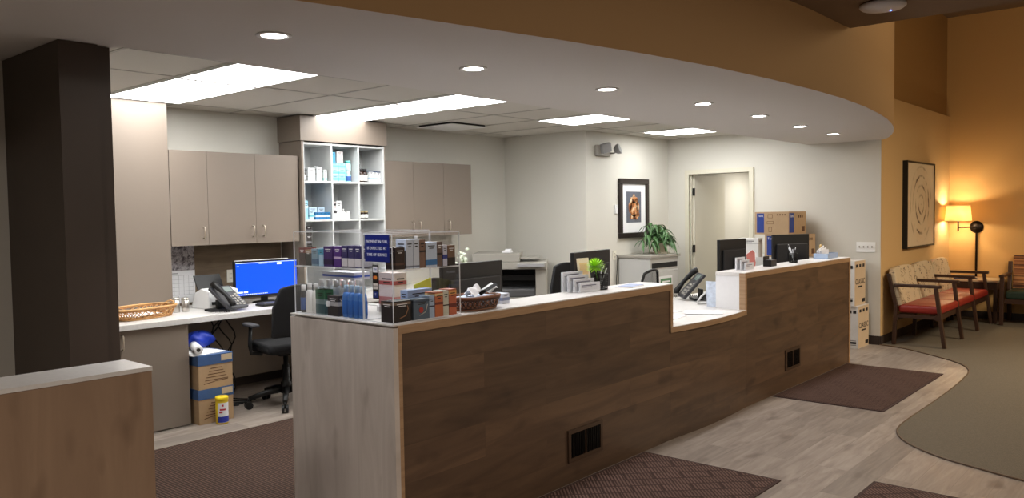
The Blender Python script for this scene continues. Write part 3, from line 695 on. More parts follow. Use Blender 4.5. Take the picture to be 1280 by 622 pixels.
monitor(4.03, 6.42, DT, .63, .325, 1.17, R(-2), 'computer monitor showing a bright blue screen on the back desk', on=True)
monitor(3.60, 3.45, LOW, .56, .33, 1.258, R(3), 'black monitor seen from behind, beside the acrylic display cases', back=True, brand='PLANAR')
monitor(4.93, 3.50, LOW, .60, .34, 1.268, R(9), 'black monitor seen from behind, behind the green flower cup', back=True)
monitor(7.36, 3.55, LOW, .50, .35, 1.272, R(-4), 'black monitor seen from behind, right of the open low section', back=True)
monitor(8.08, 3.26, LOW, .42, .34, 1.30, R(-34), 'black monitor behind the pen cup at the far end of the counter', back=True)
t = thing('computer_keyboard', 'black keyboard in front of the blue screen', 'keyboard', (4.02, 6.17, DT+.001), 0)
B().box(-.22, .22, -.07, .07, 0, .018).obj('base', black_p, t, bevel=.003)
b = B()
for r in range(5):
    for c in range(15): b.box(-.21+.028*c, -.186+.028*c, -.06+.025*r, -.039+.025*r, .0182, .024)
b.obj('keys', grey_d, t)
# desk organiser with white stripes beneath the case height
t = thing('letter_tray', 'grey stacked letter tray on the back desk behind the chair', 'tray', (4.35, 6.05, DT+.001), 0)
for k in range(3): B().box(-.16, .16, -.09, .09, .02*k, .02*k+.012).obj('tray', grey_l, t)

# under the desk ------------------------------------------------------
def supply_box(z, h, label, dz=0, rz=0):
    t = thing('cardboard_box', label, 'box', (3.135, 5.90, z+.001), rz)
    B().box(-.14, .14, -.17, .17, 0, h-.075).obj('body', card, t)
    B().box(-.144, .144, -.174, .174, h-.0749, h).obj('lid', mat('blue_lid', (62, 92, 140), .7, noise=.05, nscale=30), t)
    b = B()
    for k, (s, zz) in enumerate((('finest dental', h*.45), ('— quality —', h*.35), ('supplies', h*.22))):
        pass
    for i in range(5): b.box(-.09+.012*i, .10-.012*i, -.1715, -.1702, h*.24+.022*i, h*.24+.022*i+.005)
    b.tube([(-.1, -.1705, h*.15), (0, -.1705, h*.2), (.1, -.1705, h*.22)], .002, 4)
    b.obj('printing', mat('brown_print', (96, 66, 44), .8), t)
    b = B(); b.box(.045, .135, -.1755, -.1742, h-.055, h-.008); b.obj('lid_label', mat('pale_label', (196, 178, 150), .8), t)
    return t
supply_box(0, .262, 'lower brown carton with blue lid, on the floor beside the cabinet')
supply_box(.263, .255, 'upper brown carton with blue lid and paper roll on top', rz=R(1))
o = B().box(-.15, .13, -.16, .15, 0, .006).box(-.13, .10, -.12, .14, .006, .012).obj('paper_sheets', paper, loc=(3.105, 5.92, .5205), rotz=R(5)); tag(o, 'flat white paper on the upper blue-lidded carton', 'paper')
t = thing('paper_roll', 'white paper roll with dark core lying on the upper carton', 'paper roll', (3.06, 5.88, .5335))
Tr = Matrix.Translation((0, 0, .034)) @ Matrix.Rotation(R(-90), 4, 'X') @ Matrix.Rotation(R(20), 4, 'Y')
B().lathe([(.015, -.16), (.032, -.16), (.033, -.158), (.033, .12), (.015, .12)], T=Tr).obj('roll', paper, t)
B().lathe([(.0145, -.1605), (.0148, -.16), (.0148, .1205)], T=Tr).obj('core', mat('dark_core', (38, 30, 28), .8), t)
t = thing('plastic_bag', 'crumpled blue bag behind the paper roll under the desk', 'bag', (3.16, 6.02, .5335))
def bagf(u, v):
    a = 2*math.pi*u; p = v*math.pi; rr = .5+.07*math.sin(5*a+3*p)+.05*math.sin(9*a)
    return (.23*rr*math.sin(p)*math.cos(a), .16*rr*math.sin(p)*math.sin(a), .068-.068*math.cos(p)*(1+.06*math.sin(7*a)))
b = B(); b.grid(bagf, 28, 14); b.obj('sack', mat('blue_bag', (28, 56, 170), .4, bump=.6, bscale=40), t)
t = thing('wipes_canister', 'white and blue wipes canister with yellow lid on the floor', 'canister', (3.14, 5.66, .001))
B().lathe([(.044, 0), (.046, .004), (.046, .175), (.044, .178)], seg=28).obj('body', mat('canister_yellow', (226, 196, 40), .4), t)
b = B(); b.grid(lambda u, v: (.0468*math.cos(-2.75+2.3*u), .0468*math.sin(-2.75+2.3*u), .012+.15*v), 16, 1); b.obj('label', mat('wipes_label', (230, 230, 236), .5), t)
b = B(); b.grid(lambda u, v: (.0476*math.cos(-2.75+2.3*u), .0476*math.sin(-2.75+2.3*u), .014+.045*v), 16, 1); b.obj('label_band', mat('wipes_blue', (44, 56, 160), .5), t)
b = B()
for k, (a0, z0, z1, wdt) in enumerate(((-.6,.085,.098,.5),(-.5,.105,.118,.9),(-.2,.135,.15,.3))):
    b.grid(lambda u, v: (.0486*math.cos(-2.2+a0+wdt*u+.3), .0486*math.sin(-2.2+a0+wdt*u+.3), z0+(z1-z0)*v), 6, 1)
b.obj('label_printing', mat('wipes_red', (190, 60, 70), .5), t)
B().lathe([(.047, .1785), (.049, .18), (.049, .2), (.045, .206), (.02, .208)], seg=28).obj('lid', mat('lid_yellow', (236, 206, 30), .35), t)
# power cables
t = thing('power_cables', 'tangle of black cables hanging under the desk', 'cable', (3.5, 6.4, 0))
for k in range(5):
    b = B(); r0 = random.Random(k)
    xa = 3.46+.05*k
    b.tube([(xa+.06*math.sin(i*.9+k)*(1-i/16), 6.42+.04*math.cos(i*.7+k*2), .74-.72*(i/13)) for i in range(14)]+[(xa-.08, 6.3, .02), (xa-.15+.03*k, 6.15+.03*k, .012), (xa+.05, 6.05+.02*k, .012)], .006, 6)
    b.obj('cable', black_p, t, world=True)

# office chair ----------------------------------------------------------
def office_chair(x, y, rz, label, mesh_back=False, bt=1.0, arms=True):
    t = thing('office_chair', label, 'chair', (x, y, 0), rz, 'black office chairs')
    c = B()
    for k in range(5):
        a = R(90+72*k+10); ca, sa = math.cos(a), math.sin(a)
        g = B(); g.tube([(.03*ca, .03*sa, .135), (.16*ca, .16*sa, .12), (.31*ca, .31*sa, .085)], [.03, .024, .018], 8); g.obj('base_leg', black_p, t)
        g = B()
        for s in (-1, 1): g.tube([(.31*ca-s*.006*sa, .31*sa+s*.006*ca, .032), (.31*ca-s*.026*sa, .31*sa+s*.026*ca, .032)], .0315, 14)
        g.tube([(.31*ca, .31*sa, .035), (.31*ca, .31*sa, .085)], .008, 6); g.obj('caster', black_p, t)
    c.lathe([(.045, .10), (.045, .19), (.03, .2), (.03, .33), (.02, .335), (.02, .43)]); c.box(-.1, .1, -.12, .12, .425, .455); c.obj('gas_lift', black_p, t)
    s = B(); s.prism([(-.23, -.20), (-.2, -.24), (.2, -.24), (.23, -.20), (.25, .1), (.2, .24), (-.2, .24), (-.25, .1)], .456, .535); s.obj('seat', black_m, t, bevel=.03, seg=4)
    # back at local -Y
    bk = B(); H0, H1 = .60, .60+.42*bt
    def pt(u, v, o=0):
        xx = (u-.5)*2; w = .22*(1-.22*max(0, v-.6)/.4*1.2) ; return (xx*w, -.25-.03*math.cos(xx*1.4)-.05*v+o, H0+(H1-H0)*v-.03*xx*xx*v)
    if mesh_back:
        bk.grid(lambda u, v: pt(u, v), 10, 10); bk.obj('back_mesh', mat('chair_net', (88, 90, 96), .8, alpha=.55), t)
        fr = B(); pts = [pt(0, v/8) for v in range(9)]+[pt(u/8, 1) for u in range(1, 8)]+[pt(1, 1-v/8) for v in range(9)]+[pt(1-u/8, 0) for u in range(1, 9)]
        fr.tube(pts, .014, 8); fr.obj('back_frame', black_p, t)
    else:
        bk.grid(lambda u, v: pt(u, v, .02), 10, 10).grid(lambda u, v: pt(1-u, v, -.02), 10, 10)
        bmesh.ops.bridge_loops(bk.bm, edges=[e for e in bk.bm.edges if e.is_boundary]); bk.obj('backrest', black_m, t, bevel=.008)
    sp = B(); sp.tube([(0, -.1, .44), (0, -.27, .45), (0, -.31, .55), (0, -.31, H0+.15)], .018, 8); sp.obj('back_support', black_p, t)
    if arms:
        for s in (-1, 1):
            a = B(); a.tube([(s*.2, 0, .445), (s*.29, 0, .46), (s*.30, 0, .52), (s*.29, 0, .675)], .016, 8); a.obj('arm_post', black_p, t)
            a = B(); a.prism([(s*.29-.035, -.11), (s*.29+.035, -.11), (s*.29+.04, .08), (s*.29, .13), (s*.29-.04, .08)], .676, .70); a.obj('armrest', mat('arm_pad', (62, 62, 66), .6), t, bevel=.008)
    return t
office_chair(3.80, 5.80, R(-10), 'black office chair pulled up to the back desk')
office_chair(4.37, 4.27, R(180), 'black office chair behind the monitor beside the wicker bowl', bt=1.1)
office_chair(5.80, 4.13, R(165), 'black office chair behind the monitor by the green flower', bt=1.2)
office_chair(6.88, 4.50, R(8), 'mesh-backed office chair in front of the grey document bin', mesh_back=True, bt=.9)
for o in bpy.data.objects:
    if o.name.startswith('office_chair') and 'group' in o: del o['group']

# ------------------------------------------------------------------ acrylic display cases
def acase(x0, x1, y0, y1, z0, z1, zs, label, div=None):
    t = thing('display_case', label, 'display case', ((x0+x1)/2, (y0+y1)/2, z0))
    g = .004
    b = B(); b.box(x0, x0+g, y0, y1, z0, z1).box(x1-g, x1, y0, y1, z0, z1).box(x0+g, x1-g, y0, y0+g, z0, z1).box(x0+g, x1-g, y1-g, y1, z0, z1)
    b.obj('panes', acrylic, t, world=True)
    B().box(x0, x1, y0, y1, z1, z1+.005).obj('lid', acrylic, t, world=True)
    B().box(x0+g, x1-g, y0+g, y1-g, zs-.006, zs).obj('shelf', acrylic, t, world=True)
    e = B(); w = .0035
    for x in (x0, x1):
        for y in (y0, y1): e.box(x-w/2, x+w/2, y-w/2, y+w/2, z0, z1)
    for z in (z0+.002, zs-.003, z1+.002):
        for y in (y0, y1): e.box(x0, x1, y-w/2, y+w/2, z-w/2, z+w/2)
        for x in (x0, x1): e.box(x-w/2, x+w/2, y0, y1, z-w/2, z+w/2)
    e.obj('polished_edges', acr_edge, t, world=True)
    h = B(); h.box(x0-.004, x0+.008, (y0+y1)/2-.008, (y0+y1)/2+.008, z0+.05, z0+.075); h.obj('door_catch', acr_edge, t, world=True)
    return t
Zc = TOP+.001; ZS = 1.308
acase(2.392, 2.82, 3.002, 3.55, Zc, 1.477, ZS, 'clear acrylic case at the left, full of bottles, on the counter end')
acase(2.392, 2.82, 2.79, 2.994, Zc, 1.470, ZS, 'clear acrylic case facing the lobby, right of the blue payment sign')
Z1 = ZS+.0; Z0 = Zc+.0
def cs(y, z, w, h, c, label, bands=(), x=2.44, d=.07): return carton(x, y, z, d, w, h, c, label, bands=bands)
cs(3.515, Z1, .05, .09, (60,40,40), 'dark red and black box, leftmost on the upper shelf of the left case', ((.7,1,(120,52,48)),), x=2.45)
cs(3.463, Z1, .045, .08, (26,24,24), 'black box with a tan top, second on the upper shelf of the left case', ((.78,1,(160,130,104)),), x=2.45)
cs(3.408, Z1, .05, .085, (120,150,170), 'blue-grey patterned box, third on the upper shelf of the left case', ((.1,.4,(70,100,130)),), x=2.45)
cs(3.356, Z1, .032, .09, (176,206,226), 'slim pale blue box on the upper shelf of the left case', ((.65,.95,(96,170,200)),), x=2.45)
cs(3.297, Z1, .07, .1, (66,40,104), 'wide purple box on the upper shelf of the left case', ((.1,.35,(40,26,64)),), x=2.45)
cs(3.222, Z1, .055, .1, (82,48,124), 'purple box with pale label on the upper shelf of the left case', ((.4,.5,(190,170,200)),), x=2.45)
for i in range(3):
    cs(3.166-.05*i, Z1, .043, .105, (50,46,96), 'navy and white carton, %s of three on the upper shelf of the left case' % ['left', 'middle', 'right'][i], ((.05,.42,(206,202,206)),), x=2.45)
clr = mat('clear_bottle', (214, 224, 234), .2)
k = 0
names = ['first', 'second', 'third']
for row in range(3):
    for i in range(3 if row == 0 else 5):
        y = 3.485-.052*i if row == 0 else 3.50-.062*i
        if row == 0 and i == 2: continue
        lb = ['tall clear bottle at the front left of the left case, left one of two', 'tall clear bottle at the front left of the left case, right one of two'][i] if row == 0 else 'pale white-capped bottle crowded behind the front row in the left case'
        bottle(2.435+.062*row+.02*(row > 0), y, Z0, .02, .165 if row else .15, clr if row else bl_white, cap_w, lb, lab_b if row else lab_w, .55, group='pale bottles behind the front row in the left case' if row else None)
bottle(2.43, 3.53, Z0, .016, .14, mat('bottle_black', (30, 30, 36), .35), cap_w, 'slim dark bottle with white cap, leftmost at the bottom of the left case', lab_b, .7)
cs(3.362, Z0, .075, .125, (122,142,146), 'green-topped grey box at the bottom of the left case', ((.62,1.0,(30,92,62)),(.05,.42,(60,90,96))), x=2.435, d=.05)
cs(3.26, Z0, .085, .10, (44,40,46), 'black box with white blocks at the bottom of the left case', ((.5,.7,(170,168,172)),), x=2.435, d=.05)
for i in range(4):
    bottle(2.435, 3.185-.043*i, Z0, .019, .155, mat('bottle_sky', (70, 120, 190), .3), cap_bl, 'blue-labelled bottle in the right part of the left case, %s from its left' % ['first', 'second', 'third', 'fourth'][i], mat('label_sky', (40, 100, 180), .5), .6)
carton(2.60, 3.40, Z0+.167, .1, .26, .035, (214,216,226), 'flat white and blue pack lying on the bottles in the left case', bands=((.3,.6,(60,90,180)),))
carton(2.70, 3.15, Z0, .08, .12, .20, (222,206,200), 'pale box with red speckles standing at the back of the left case', bands=((.7,.8,(180,80,80)),(.2,.4,(196,120,110))))
# right-hand case
def cf(x, z, w, h, c, label, bands=(), y=2.84, d=.07): return carton(x, y, z, w, d, h, c, label, bands=bands)
cf(2.452, Z1, .055, .10, (44,26,24), 'dark brown box at the left of the upper shelf, lobby-side case', ((.2,.3,(90,60,50)),))
cf(2.510, Z1, .042, .135, (206,218,236), 'tall white-blue box, first on the upper shelf of the lobby-side case', ((.04,.1,(120,130,150)),))
cf(2.552, Z1, .036, .135, (212,222,238), 'tall white-blue box, second on the upper shelf of the lobby-side case', ((.04,.1,(120,130,150)),))
cf(2.590, Z1, .036, .132, (128,98,84), 'tall brown box beside two white ones on the upper shelf, lobby-side case', ((.55,.62,(40,26,26)),))
cf(2.648, Z1, .07, .118, (198,214,236), 'white box with blue base band on the upper shelf, lobby-side case', ((.08,.3,(60,120,180)),))
cf(2.702, Z1, .034, .118, (104,84,78), 'brown box in the middle of the upper shelf, lobby-side case', ((.45,.55,(40,26,26)),))
cf(2.738, Z1, .028, .10, (206,208,226), 'slim white and blue box on the upper shelf, lobby-side case', ((.35,.55,(40,56,140)),))
cf(2.780, Z1, .05, .098, (112,84,64), 'brown and black box at the right end of the upper shelf, lobby-side case', ((.0,.4,(40,28,26)),))
bottle(2.665, 2.93, Z1, .02, .145, cap_w, cap_w, 'small white pump bottle at the back of the lobby-side case', None, .5)
t = cf(2.455, Z0, .105, .098, (30,24,26), 'black box with a copper swirl at the front left of the lobby-side case', ((.82,.94,(120,104,90)),), y=2.845, d=.085)
b = B(); b.tube([(2.44, 2.8008, Z0+.02), (2.475, 2.8008, Z0+.03), (2.49, 2.8008, Z0+.06), (2.485, 2.8008, Z0+.075)], .0022, 5); o = b.obj('swirl', mat('copper', (176, 130, 96), .4), t); o.location = -t.location
t = cf(2.575, Z0, .10, .095, (86,104,122), 'blue-grey box with red dot in the lobby-side case', ((.86,.95,(60,76,96)),), y=2.845, d=.085)
b = B(); b.tube([(2.56, 2.8008, Z0+.02), (2.60, 2.8008, Z0+.035), (2.612, 2.8008, Z0+.07)], .0022, 5).lathe([(.013, -.001), (.013, .001)], T=Matrix.Translation((2.572, 2.801, Z0+.045)) @ Matrix.Rotation(R(90), 4, 'X'), m=1); o = b.obj('swirl', [mat('pale_line', (200, 200, 196), .4), mat('red_dot', (180, 60, 54), .4)], t); o.location = -t.location
cf(2.645, Z0, .034, .105, (170,190,216), 'slim pale blue box in the lower part of the lobby-side case', ((.5,.56,(60,60,80)),))
cf(2.692, Z0, .052, .118, (196,110,70), 'orange patterned box, left one in the lobby-side case', ((.5,.6,(120,50,40)),(.85,.95,(226,200,150))))
cf(2.738, Z0, .036, .122, (204,204,190), 'cream box between two orange boxes in the lobby-side case', ((.4,.45,(60,50,50)),))
cf(2.784, Z0, .05, .126, (188,98,66), 'orange and red box, right one in the lobby-side case', ((.3,.45,(110,44,36)),(.8,.95,(220,160,90))))
carton(2.66, 2.93, Z0, .16, .05, .13, (150,170,206), 'wide pale blue box behind the front row of the lobby-side case')
o = B().box(-.07, .07, -.003, .003, 0, .045, T=Matrix.Rotation(R(-14), 4, 'Y')).obj('yellow_card', mat('yellow_card', (206, 206, 70), .7), loc=(2.755, 2.91, Z0+.15)); 
bpy.data.objects.remove(o)
# payment sign on the side of the case
t = thing('payment_sign', 'blue payment sign with white writing on the acrylic case', 'sign', (2.386, 2.90, 1.40))
ys0, ys1 = 2.802, 2.972
B().box(2.3845, 2.3885, ys0, ys1, 1.345, 1.468).obj('plaque', mat('sign_blue', (14, 30, 112), .35), t, world=True)
b = B()
for s, z in (('PAYMENT IN FULL', 1.437), ('IS EXPECTED AT', 1.407), ('TIME OF SERVICE', 1.377)):
    b.text(s, .0188, T_NEGX((2.3840, (ys0+ys1)/2, z)), ex=.0004)
b.obj('lettering', mat('sign_white', (225, 228, 240), .5), t, world=True)
# payment card strip
t = thing('card_logo_strip', 'narrow black strip of four payment card marks under the blue sign', 'sticker', (2.386, 2.90, 1.25))
B().box(2.385, 2.3885, 2.882, 2.922, 1.175, 1.330).obj('backing', black_p, t, world=True)
for i, (c, s, tc) in enumerate((((226,228,236),'VISA',(30,50,140)), ((30,24,24),'',(220,90,40)), ((220,214,210),'DISCOVER',(40,36,36)), ((30,50,130),'AM\nEX',(220,226,240)))):
    z = 1.311-.0385*i
    B().box(2.3842, 2.3848, 2.886, 2.918, z-.015, z+.012).obj('card_badge', mat('badge_%d' % i, c, .5), t, world=True)
    b = B()
    if s: b.text(s, .012 if len(s) < 5 else .0062, T_NEGX((2.3838, 2.902, z)), ex=.0002)
    else:
        for dy, mm in ((.005, 0), (-.005, 1)):
            b.lathe([(.0085, -.0003), (.0085, .0003)], T=Matrix.Translation((2.3838-.0003*mm, 2.902+dy, z)) @ Matrix.Rotation(R(90), 4, 'Y'), m=mm)
    b.obj('card_mark', [mat('badge_ink_%d' % i, tc, .5)]+([mat('badge_amber', (226, 140, 50), .5)] if not s else []), t, world=True)

# ------------------------------------------------------------------ items along the counter
Tz = TOP+.001
wicker(3.03, 2.90, TOP, .29, .2, .07, R(4), 'dark brown wicker bowl on the counter right of the acrylic case', 'wicker_bowl', (120, 78, 54), (60, 34, 24), holes=False)
b = B()
o = carton(3.05, 2.90, Tz+.014, .21, .13, .05, (190, 204, 226), 'blue-white packets standing in the dark wicker bowl', name='packets')
t = thing('crumpled_tissue', 'crumpled white wipe and black-edged paper on the dark wicker bowl', 'paper', (3.07, 2.90, Tz+.0665))
rr = random.Random(5)
b = B(); b.grid(lambda u, v: (-.09+.08*u+.008*math.sin(9*v), -.03+.06*v, .004+.05*math.sin(math.pi*v)*(.5+.5*u)+.01*math.sin(11*u+7*v)), 10, 8); b.obj('sheet', paper, t)
b = B(); b.grid(lambda u, v: (-.03+.14*u, -.04+.05*v, .004+.055*u*v+.03*abs(math.sin(4*u+1))*(1-v)), 10, 6); b.obj('sheet', paper, t)
b = B(); b.grid(lambda u, v: (-.03+.13*u, -.045+.02*v, .003+.045*u+.012*v), 8, 2); b.obj('dark_sheet', black_p, t)
carton(3.30, 2.96, Tz, .06, .09, .055, (196, 202, 216), 'small white patterned box behind the dark wicker bowl', bands=((.3,.6,(120,130,160)),))
def card_holder(x, y, rz, w, n, label, dx=.02, hh=.04):
    t = thing('card_holder', label, 'card holder', (x, y, Tz), rz)
    b = B()
    for k in range(n):
        y0 = .03*k; z1 = .055+.022*k
        b.box(-w/2-.02*k, w/2-.02*k, y0, y0+.003, 0, z1-.012); b.box(-w/2-.02*k, w/2-.02*k, y0+.02, y0+.023, 0, z1)
        b.box(-w/2-.02*k-.003, -w/2-.02*k, y0, y0+.023, 0, z1)
    b.obj('rack', acrylic, t)
    for k in range(n):
        y0 = .03*k; z1 = .055+.022*k
        c = B(); c.box(-w/2-.02*k+.003, w/2-.02*k-.003, y0+.005, y0+.017, .004, z1+.004, 0); c.box(-w/2-.02*k+.02, w/2-.02*k-.04, y0+.0038, y0+.005, z1-.015, z1-.010, 1).box(-w/2-.02*k+.02, w/2-.02*k-.08, y0+.0038, y0+.005, z1-.024, z1-.021, 1)
        c.obj('card_stack', [mat('card_stock', (214, 216, 222), .7), mat('card_ink', (90, 90, 110), .7)], t)
    return t
card_holder(4.07, 2.895, R(-6), .19, 4, 'clear four-tier card holder full of cards by the green flower')
card_holder(6.26, 2.86, R(0), .16, 3, 'clear tiered card holder at the start of the far high ledge')
# pen cup with green flower
def pen_cup(x, y, r, h, label, flower=False, clear=False):
    t = thing('pen_cup', label, 'pen cup', (x, y, Tz))
    b = B(); n = 20
    for k in range(n):
        a = 2*math.pi*k/n; b.tube([(r*math.cos(a), r*math.sin(a), 0.002), (r*math.cos(a), r*math.sin(a), h)], .0018, 4)
        
    for j in range(9):
        z = .003+(h-.004)*j/8; b.tube([(r*math.cos(2*math.pi*i/24), r*math.sin(2*math.pi*i/24), z) for i in range(25)], .0016 if 0 < j < 8 else .003, 4)
    b.lathe([(r, .001), (r, .003)], seg=20)
    b.obj('wire_cup', black_metal, t)
    rr = random.Random(int(x*100))
    for i in range(6):
        a = rr.uniform(0, 6.28); q = rr.uniform(.3, .8)*r; L = rr.uniform(.12, .15)
        p0 = Vector((-.5*q*math.cos(a), -.5*q*math.sin(a), .004)); p1 = Vector((q*1.7*math.cos(a), q*1.7*math.sin(a), L))
        g = B(); g.tube([p0, p1], .0042, 6); g.tube([p1, p1+(p1-p0).normalized()*.02], .0028, 6, 1); g.obj('pen', [mat('pen_white', (215, 218, 224), .3), mat('pen_dark', (30, 30, 34), .3)] if i % 3 else [mat('pen_dark', (30,30,34), .3), mat('pen_white', (215,218,224), .3)], t)
    return t
pen_cup(4.25, 2.945, .042, .10, 'black wire cup with pens standing right of the tiered card holder')
t = thing('artificial_flower', 'bright green mum flower standing in the wire cup', 'flower', (4.20, 2.945, Tz+.006))
B().tube([(.02, 0, 0), (.012, 0, .06), (-.01, 0, .115)], .003, 6).obj('stem', mat('stem_green', (60, 110, 30), .5), t)
rr = random.Random(3)
b = B(); cc = Vector((-.01, 0, .14))
for i in range(150):
    ph = math.acos(1-1.55*(i+.5)/150); th = i*2.39996
    d = Vector((math.sin(ph)*math.cos(th), math.sin(ph)*math.sin(th)*.9, math.cos(ph)*.8)); side = d.cross(Vector((0, 0, 1))).normalized()*.0055 if abs(d.z) < .98 else Vector((.0055, 0, 0))
    p0 = cc; p1 = cc+d*.047+side; p2 = cc+d*.078; p3 = cc+d*.047-side
    vs = [b.bm.verts.new(p) for p in (p0, p1, p2, p3)]; b.bm.faces.new(vs)
b.obj('petals', mat('lime_petal', (176, 226, 60), .6), t)
o = B().box(-.06, .055, -.002, .002, 0, .20, 0, T=Matrix.Rotation(R(-8), 4, 'X')).box(-.04, .035, -.0032, -.0022, .09, .17, 1, T=Matrix.Rotation(R(-8), 4, 'X')).obj('brochure', [mat('cream_paper', (232, 214, 190), .7), mat('peach_print', (236, 200, 150), .7)], loc=(4.20, 3.024, Tz), rotz=R(-4)); tag(o, 'cream brochure propped up behind the wire pen cup', 'brochure')
o = B().box(-.10, .10, -.06, .06, 0, .004).box(-.08, .11, -.05, .05, .004, .007, 1).obj('leaflets', [paper, mat('blue_leaflet', (150, 160, 190), .6)], loc=(4.52, 2.90, Tz), rotz=R(10)); tag(o, 'flat leaflets lying on the ledge right of the wire pen cup', 'paper')
# low section: phone, papers
desk_phone(6.42, 3.48, LOW, R(221), 'black desk phone with a grey stand beside the low counter section', 48, 1.25)
t = thing('document_stand', 'grey loop-framed stand with black cradle beside the low-section phone', 'stand', (6.20, 3.22, LOW+.001), R(-25))
b = B(); b.tube([(-.1, 0, .01), (-.06, 0, .06), (0, .0, .10), (.1, 0, .11)], .009, 8).tube([(-.1, 0, .01), (-.05, -.03, .008), (.1, -.03, .008)], .009, 8); b.obj('loop_frame', grey_l, t)
b = B(); b.box(-.02, .10, -.02, .05, .03, .09, T=Matrix.Rotation(R(12), 4, 'Y')); b.obj('cradle', black_p, t, bevel=.01)
for i, (x, y, rz, w, d) in enumerate(((5.25, 3.05, 8, .28, .2), (5.55, 3.28, -20, .2, .28), (5.62, 2.95, 30, .21, .28))):
    o = B().box(-w/2, w/2, -d/2, d/2, 0, .003).obj('paper_sheet', paper, loc=(x, y, LOW+.0008+.0031*(i == 2)), rotz=R(rz)); tag(o, ['white paper nearest the low ledge front, left side', 'white paper farther back on the low desk', 'white paper lying askew in the middle of the low desk'][i], 'paper')
t = thing('notice_sheet', 'leaning blue and white patterned papers against the white step panel', 'paper', (6.02, 3.055, LOW+.001))
b = B(); b.box(0, .003, -.02, .07, 0, .21, T=Matrix.Rotation(R(-6), 4, 'Y')); b.obj('sheet', mat('blue_speckled_paper', (196, 206, 226), .7, noise=.16, nscale=40), t)
# far ledge
t = thing('card_fan', 'fan of pink and white leaflets standing on the far ledge', 'leaflets', (6.52, 2.96, Tz), R(-10))
for i in range(5):
    B().box(-.05, .05, -.002, .002, 0, .12, T=Matrix.Translation((.012*i, .012*i, .05*abs(math.sin(R(-22+9*i)))+.001)) @ Matrix.Rotation(R(-22+9*i), 4, 'Y')).obj('leaflet', mat('pink_sheet', (196, 120, 116), .7) if i < 3 else paper, t)
t = thing('card_box', 'small black business card box on the far ledge', 'card box', (6.76, 2.91, Tz), R(4))
b = B(); b.box(-.07, .07, -.035, .035, 0, .004).box(-.07, .07, -.035, -.031, 0, .055).box(-.07, .07, .031, .035, 0, .085).box(-.07, -.066, -.035, .035, 0, .055).box(.066, .07, -.035, .035, 0, .055); b.obj('tray', black_p, t)
B().box(-.06, .06, -.028, .02, .006, .058).obj('cards', grey_d, t)
pen_cup(7.30, 2.92, .036, .085, 'dark cup of white pens on the far ledge in front of the black monitor')
t = thing('glass_tray', 'low clear blue-tinted tray holding papers at the far end of the ledge', 'tray', (8.12, 2.92, Tz), R(3))
b = B(); b.box(-.16, .16, -.07, .07, 0, .004).box(-.16, .16, -.07, -.066, 0, .05).box(-.16, .16, .066, .07, 0, .05).box(-.16, -.156, -.07, .07, 0, .05).box(.156, .16, -.07, .07, 0, .05); b.obj('tray', mat('blue_glass', (176, 196, 222), .15, alpha=.6), t)
for k in range(3): B().box(-.13, .09, -.002+.02*k, .002+.02*k, .006, .085+.01*k, T=Matrix.Rotation(R(-6*k), 4, 'Y')).obj('paper', paper, t)
o = B().box(-.018, .018, -.006, .006, 0, .13, T=Matrix.Rotation(R(-12), 4, 'Y')).obj('wooden_ruler', mat('pale_wood', (206, 176, 120), .6), loc=(8.22, 3.0, Tz)); tag(o, 'short flat wooden stick standing behind the clear tray', 'ruler')

# ------------------------------------------------------------------ cartons by the door wall
def tissue_carton(x0, y0, z, rz, label):
    t = thing('tissue_carton', label, 'box', (x0, y0, z+.001), rz)
    B().box(0, .48, 0, .41, 0, .262).obj('body', card, t)
    B().box(-.0008, 0, .295, .385, .02, .245).obj('blue_panel', blue_print, t); B().box(.02, .15, -.0008, 0, .02, .245).obj('blue_panel', blue_print, t)
    b = B()
    for (ya, yb, za, zb) in ((.19,.25,.19,.23), (.18,.26,.12,.15), (.2,.24,.03,.08)):
        b.box(-.0012, -.0002, ya, yb, za, za+.004).box(-.0012, -.0002, ya, yb, zb, zb+.004).box(-.0012, -.0002, ya, ya+.004, za, zb).box(-.0012, -.0002, yb-.004, yb, za, zb)
    for i in range(4): b.box(-.0012, -.0002, .03+.03*i, .05+.03*i, .22, .235)
    for i in range(3): b.box(.26+.05*i, .29+.05*i, -.0012, -.0002, .19, .22)
    b.box(.36, .44, -.0012, -.0002, .03, .09); b.obj('printing', mat('brown_print', (1,1,1)), t)
    b = B(); b.text('Tork', .035, T_NEGX((-.0014, .34, .215)), ex=.0003).text('Tork', .045, T_NEGY((.085, -.0014, .21)), ex=.0003); b.obj('lettering', paper, t)
    return t
t = thing('low_cabinet', 'low pale grey cabinet under the tissue cartons behind the counter', 'cabinet', (9.3, 3.9, 0))
B().box(9.0, 9.62, 3.32, 4.3, 0, 1.0).obj('body', grey_l, t, world=True)
for i in range(2): B().box(8.985, 8.999, 3.33+.49*i, 3.80+.49*i, .02, .98).obj('door', grey_l, t, world=True)
tissue_carton(9.08, 3.56, 1.0, 0, 'lower brown tissue carton, mostly behind the black monitor')
tissue_carton(9.06, 3.68, 1.264, R(-2), 'upper brown tissue carton with blue panels near the door wall')
carton(9.0+.08, 4.15, 1.0, .12, .25, .22, (222,222,220), 'white box left of the brown tissue cartons', name='white_box', bands=((.7,.75,(180,180,180)),))
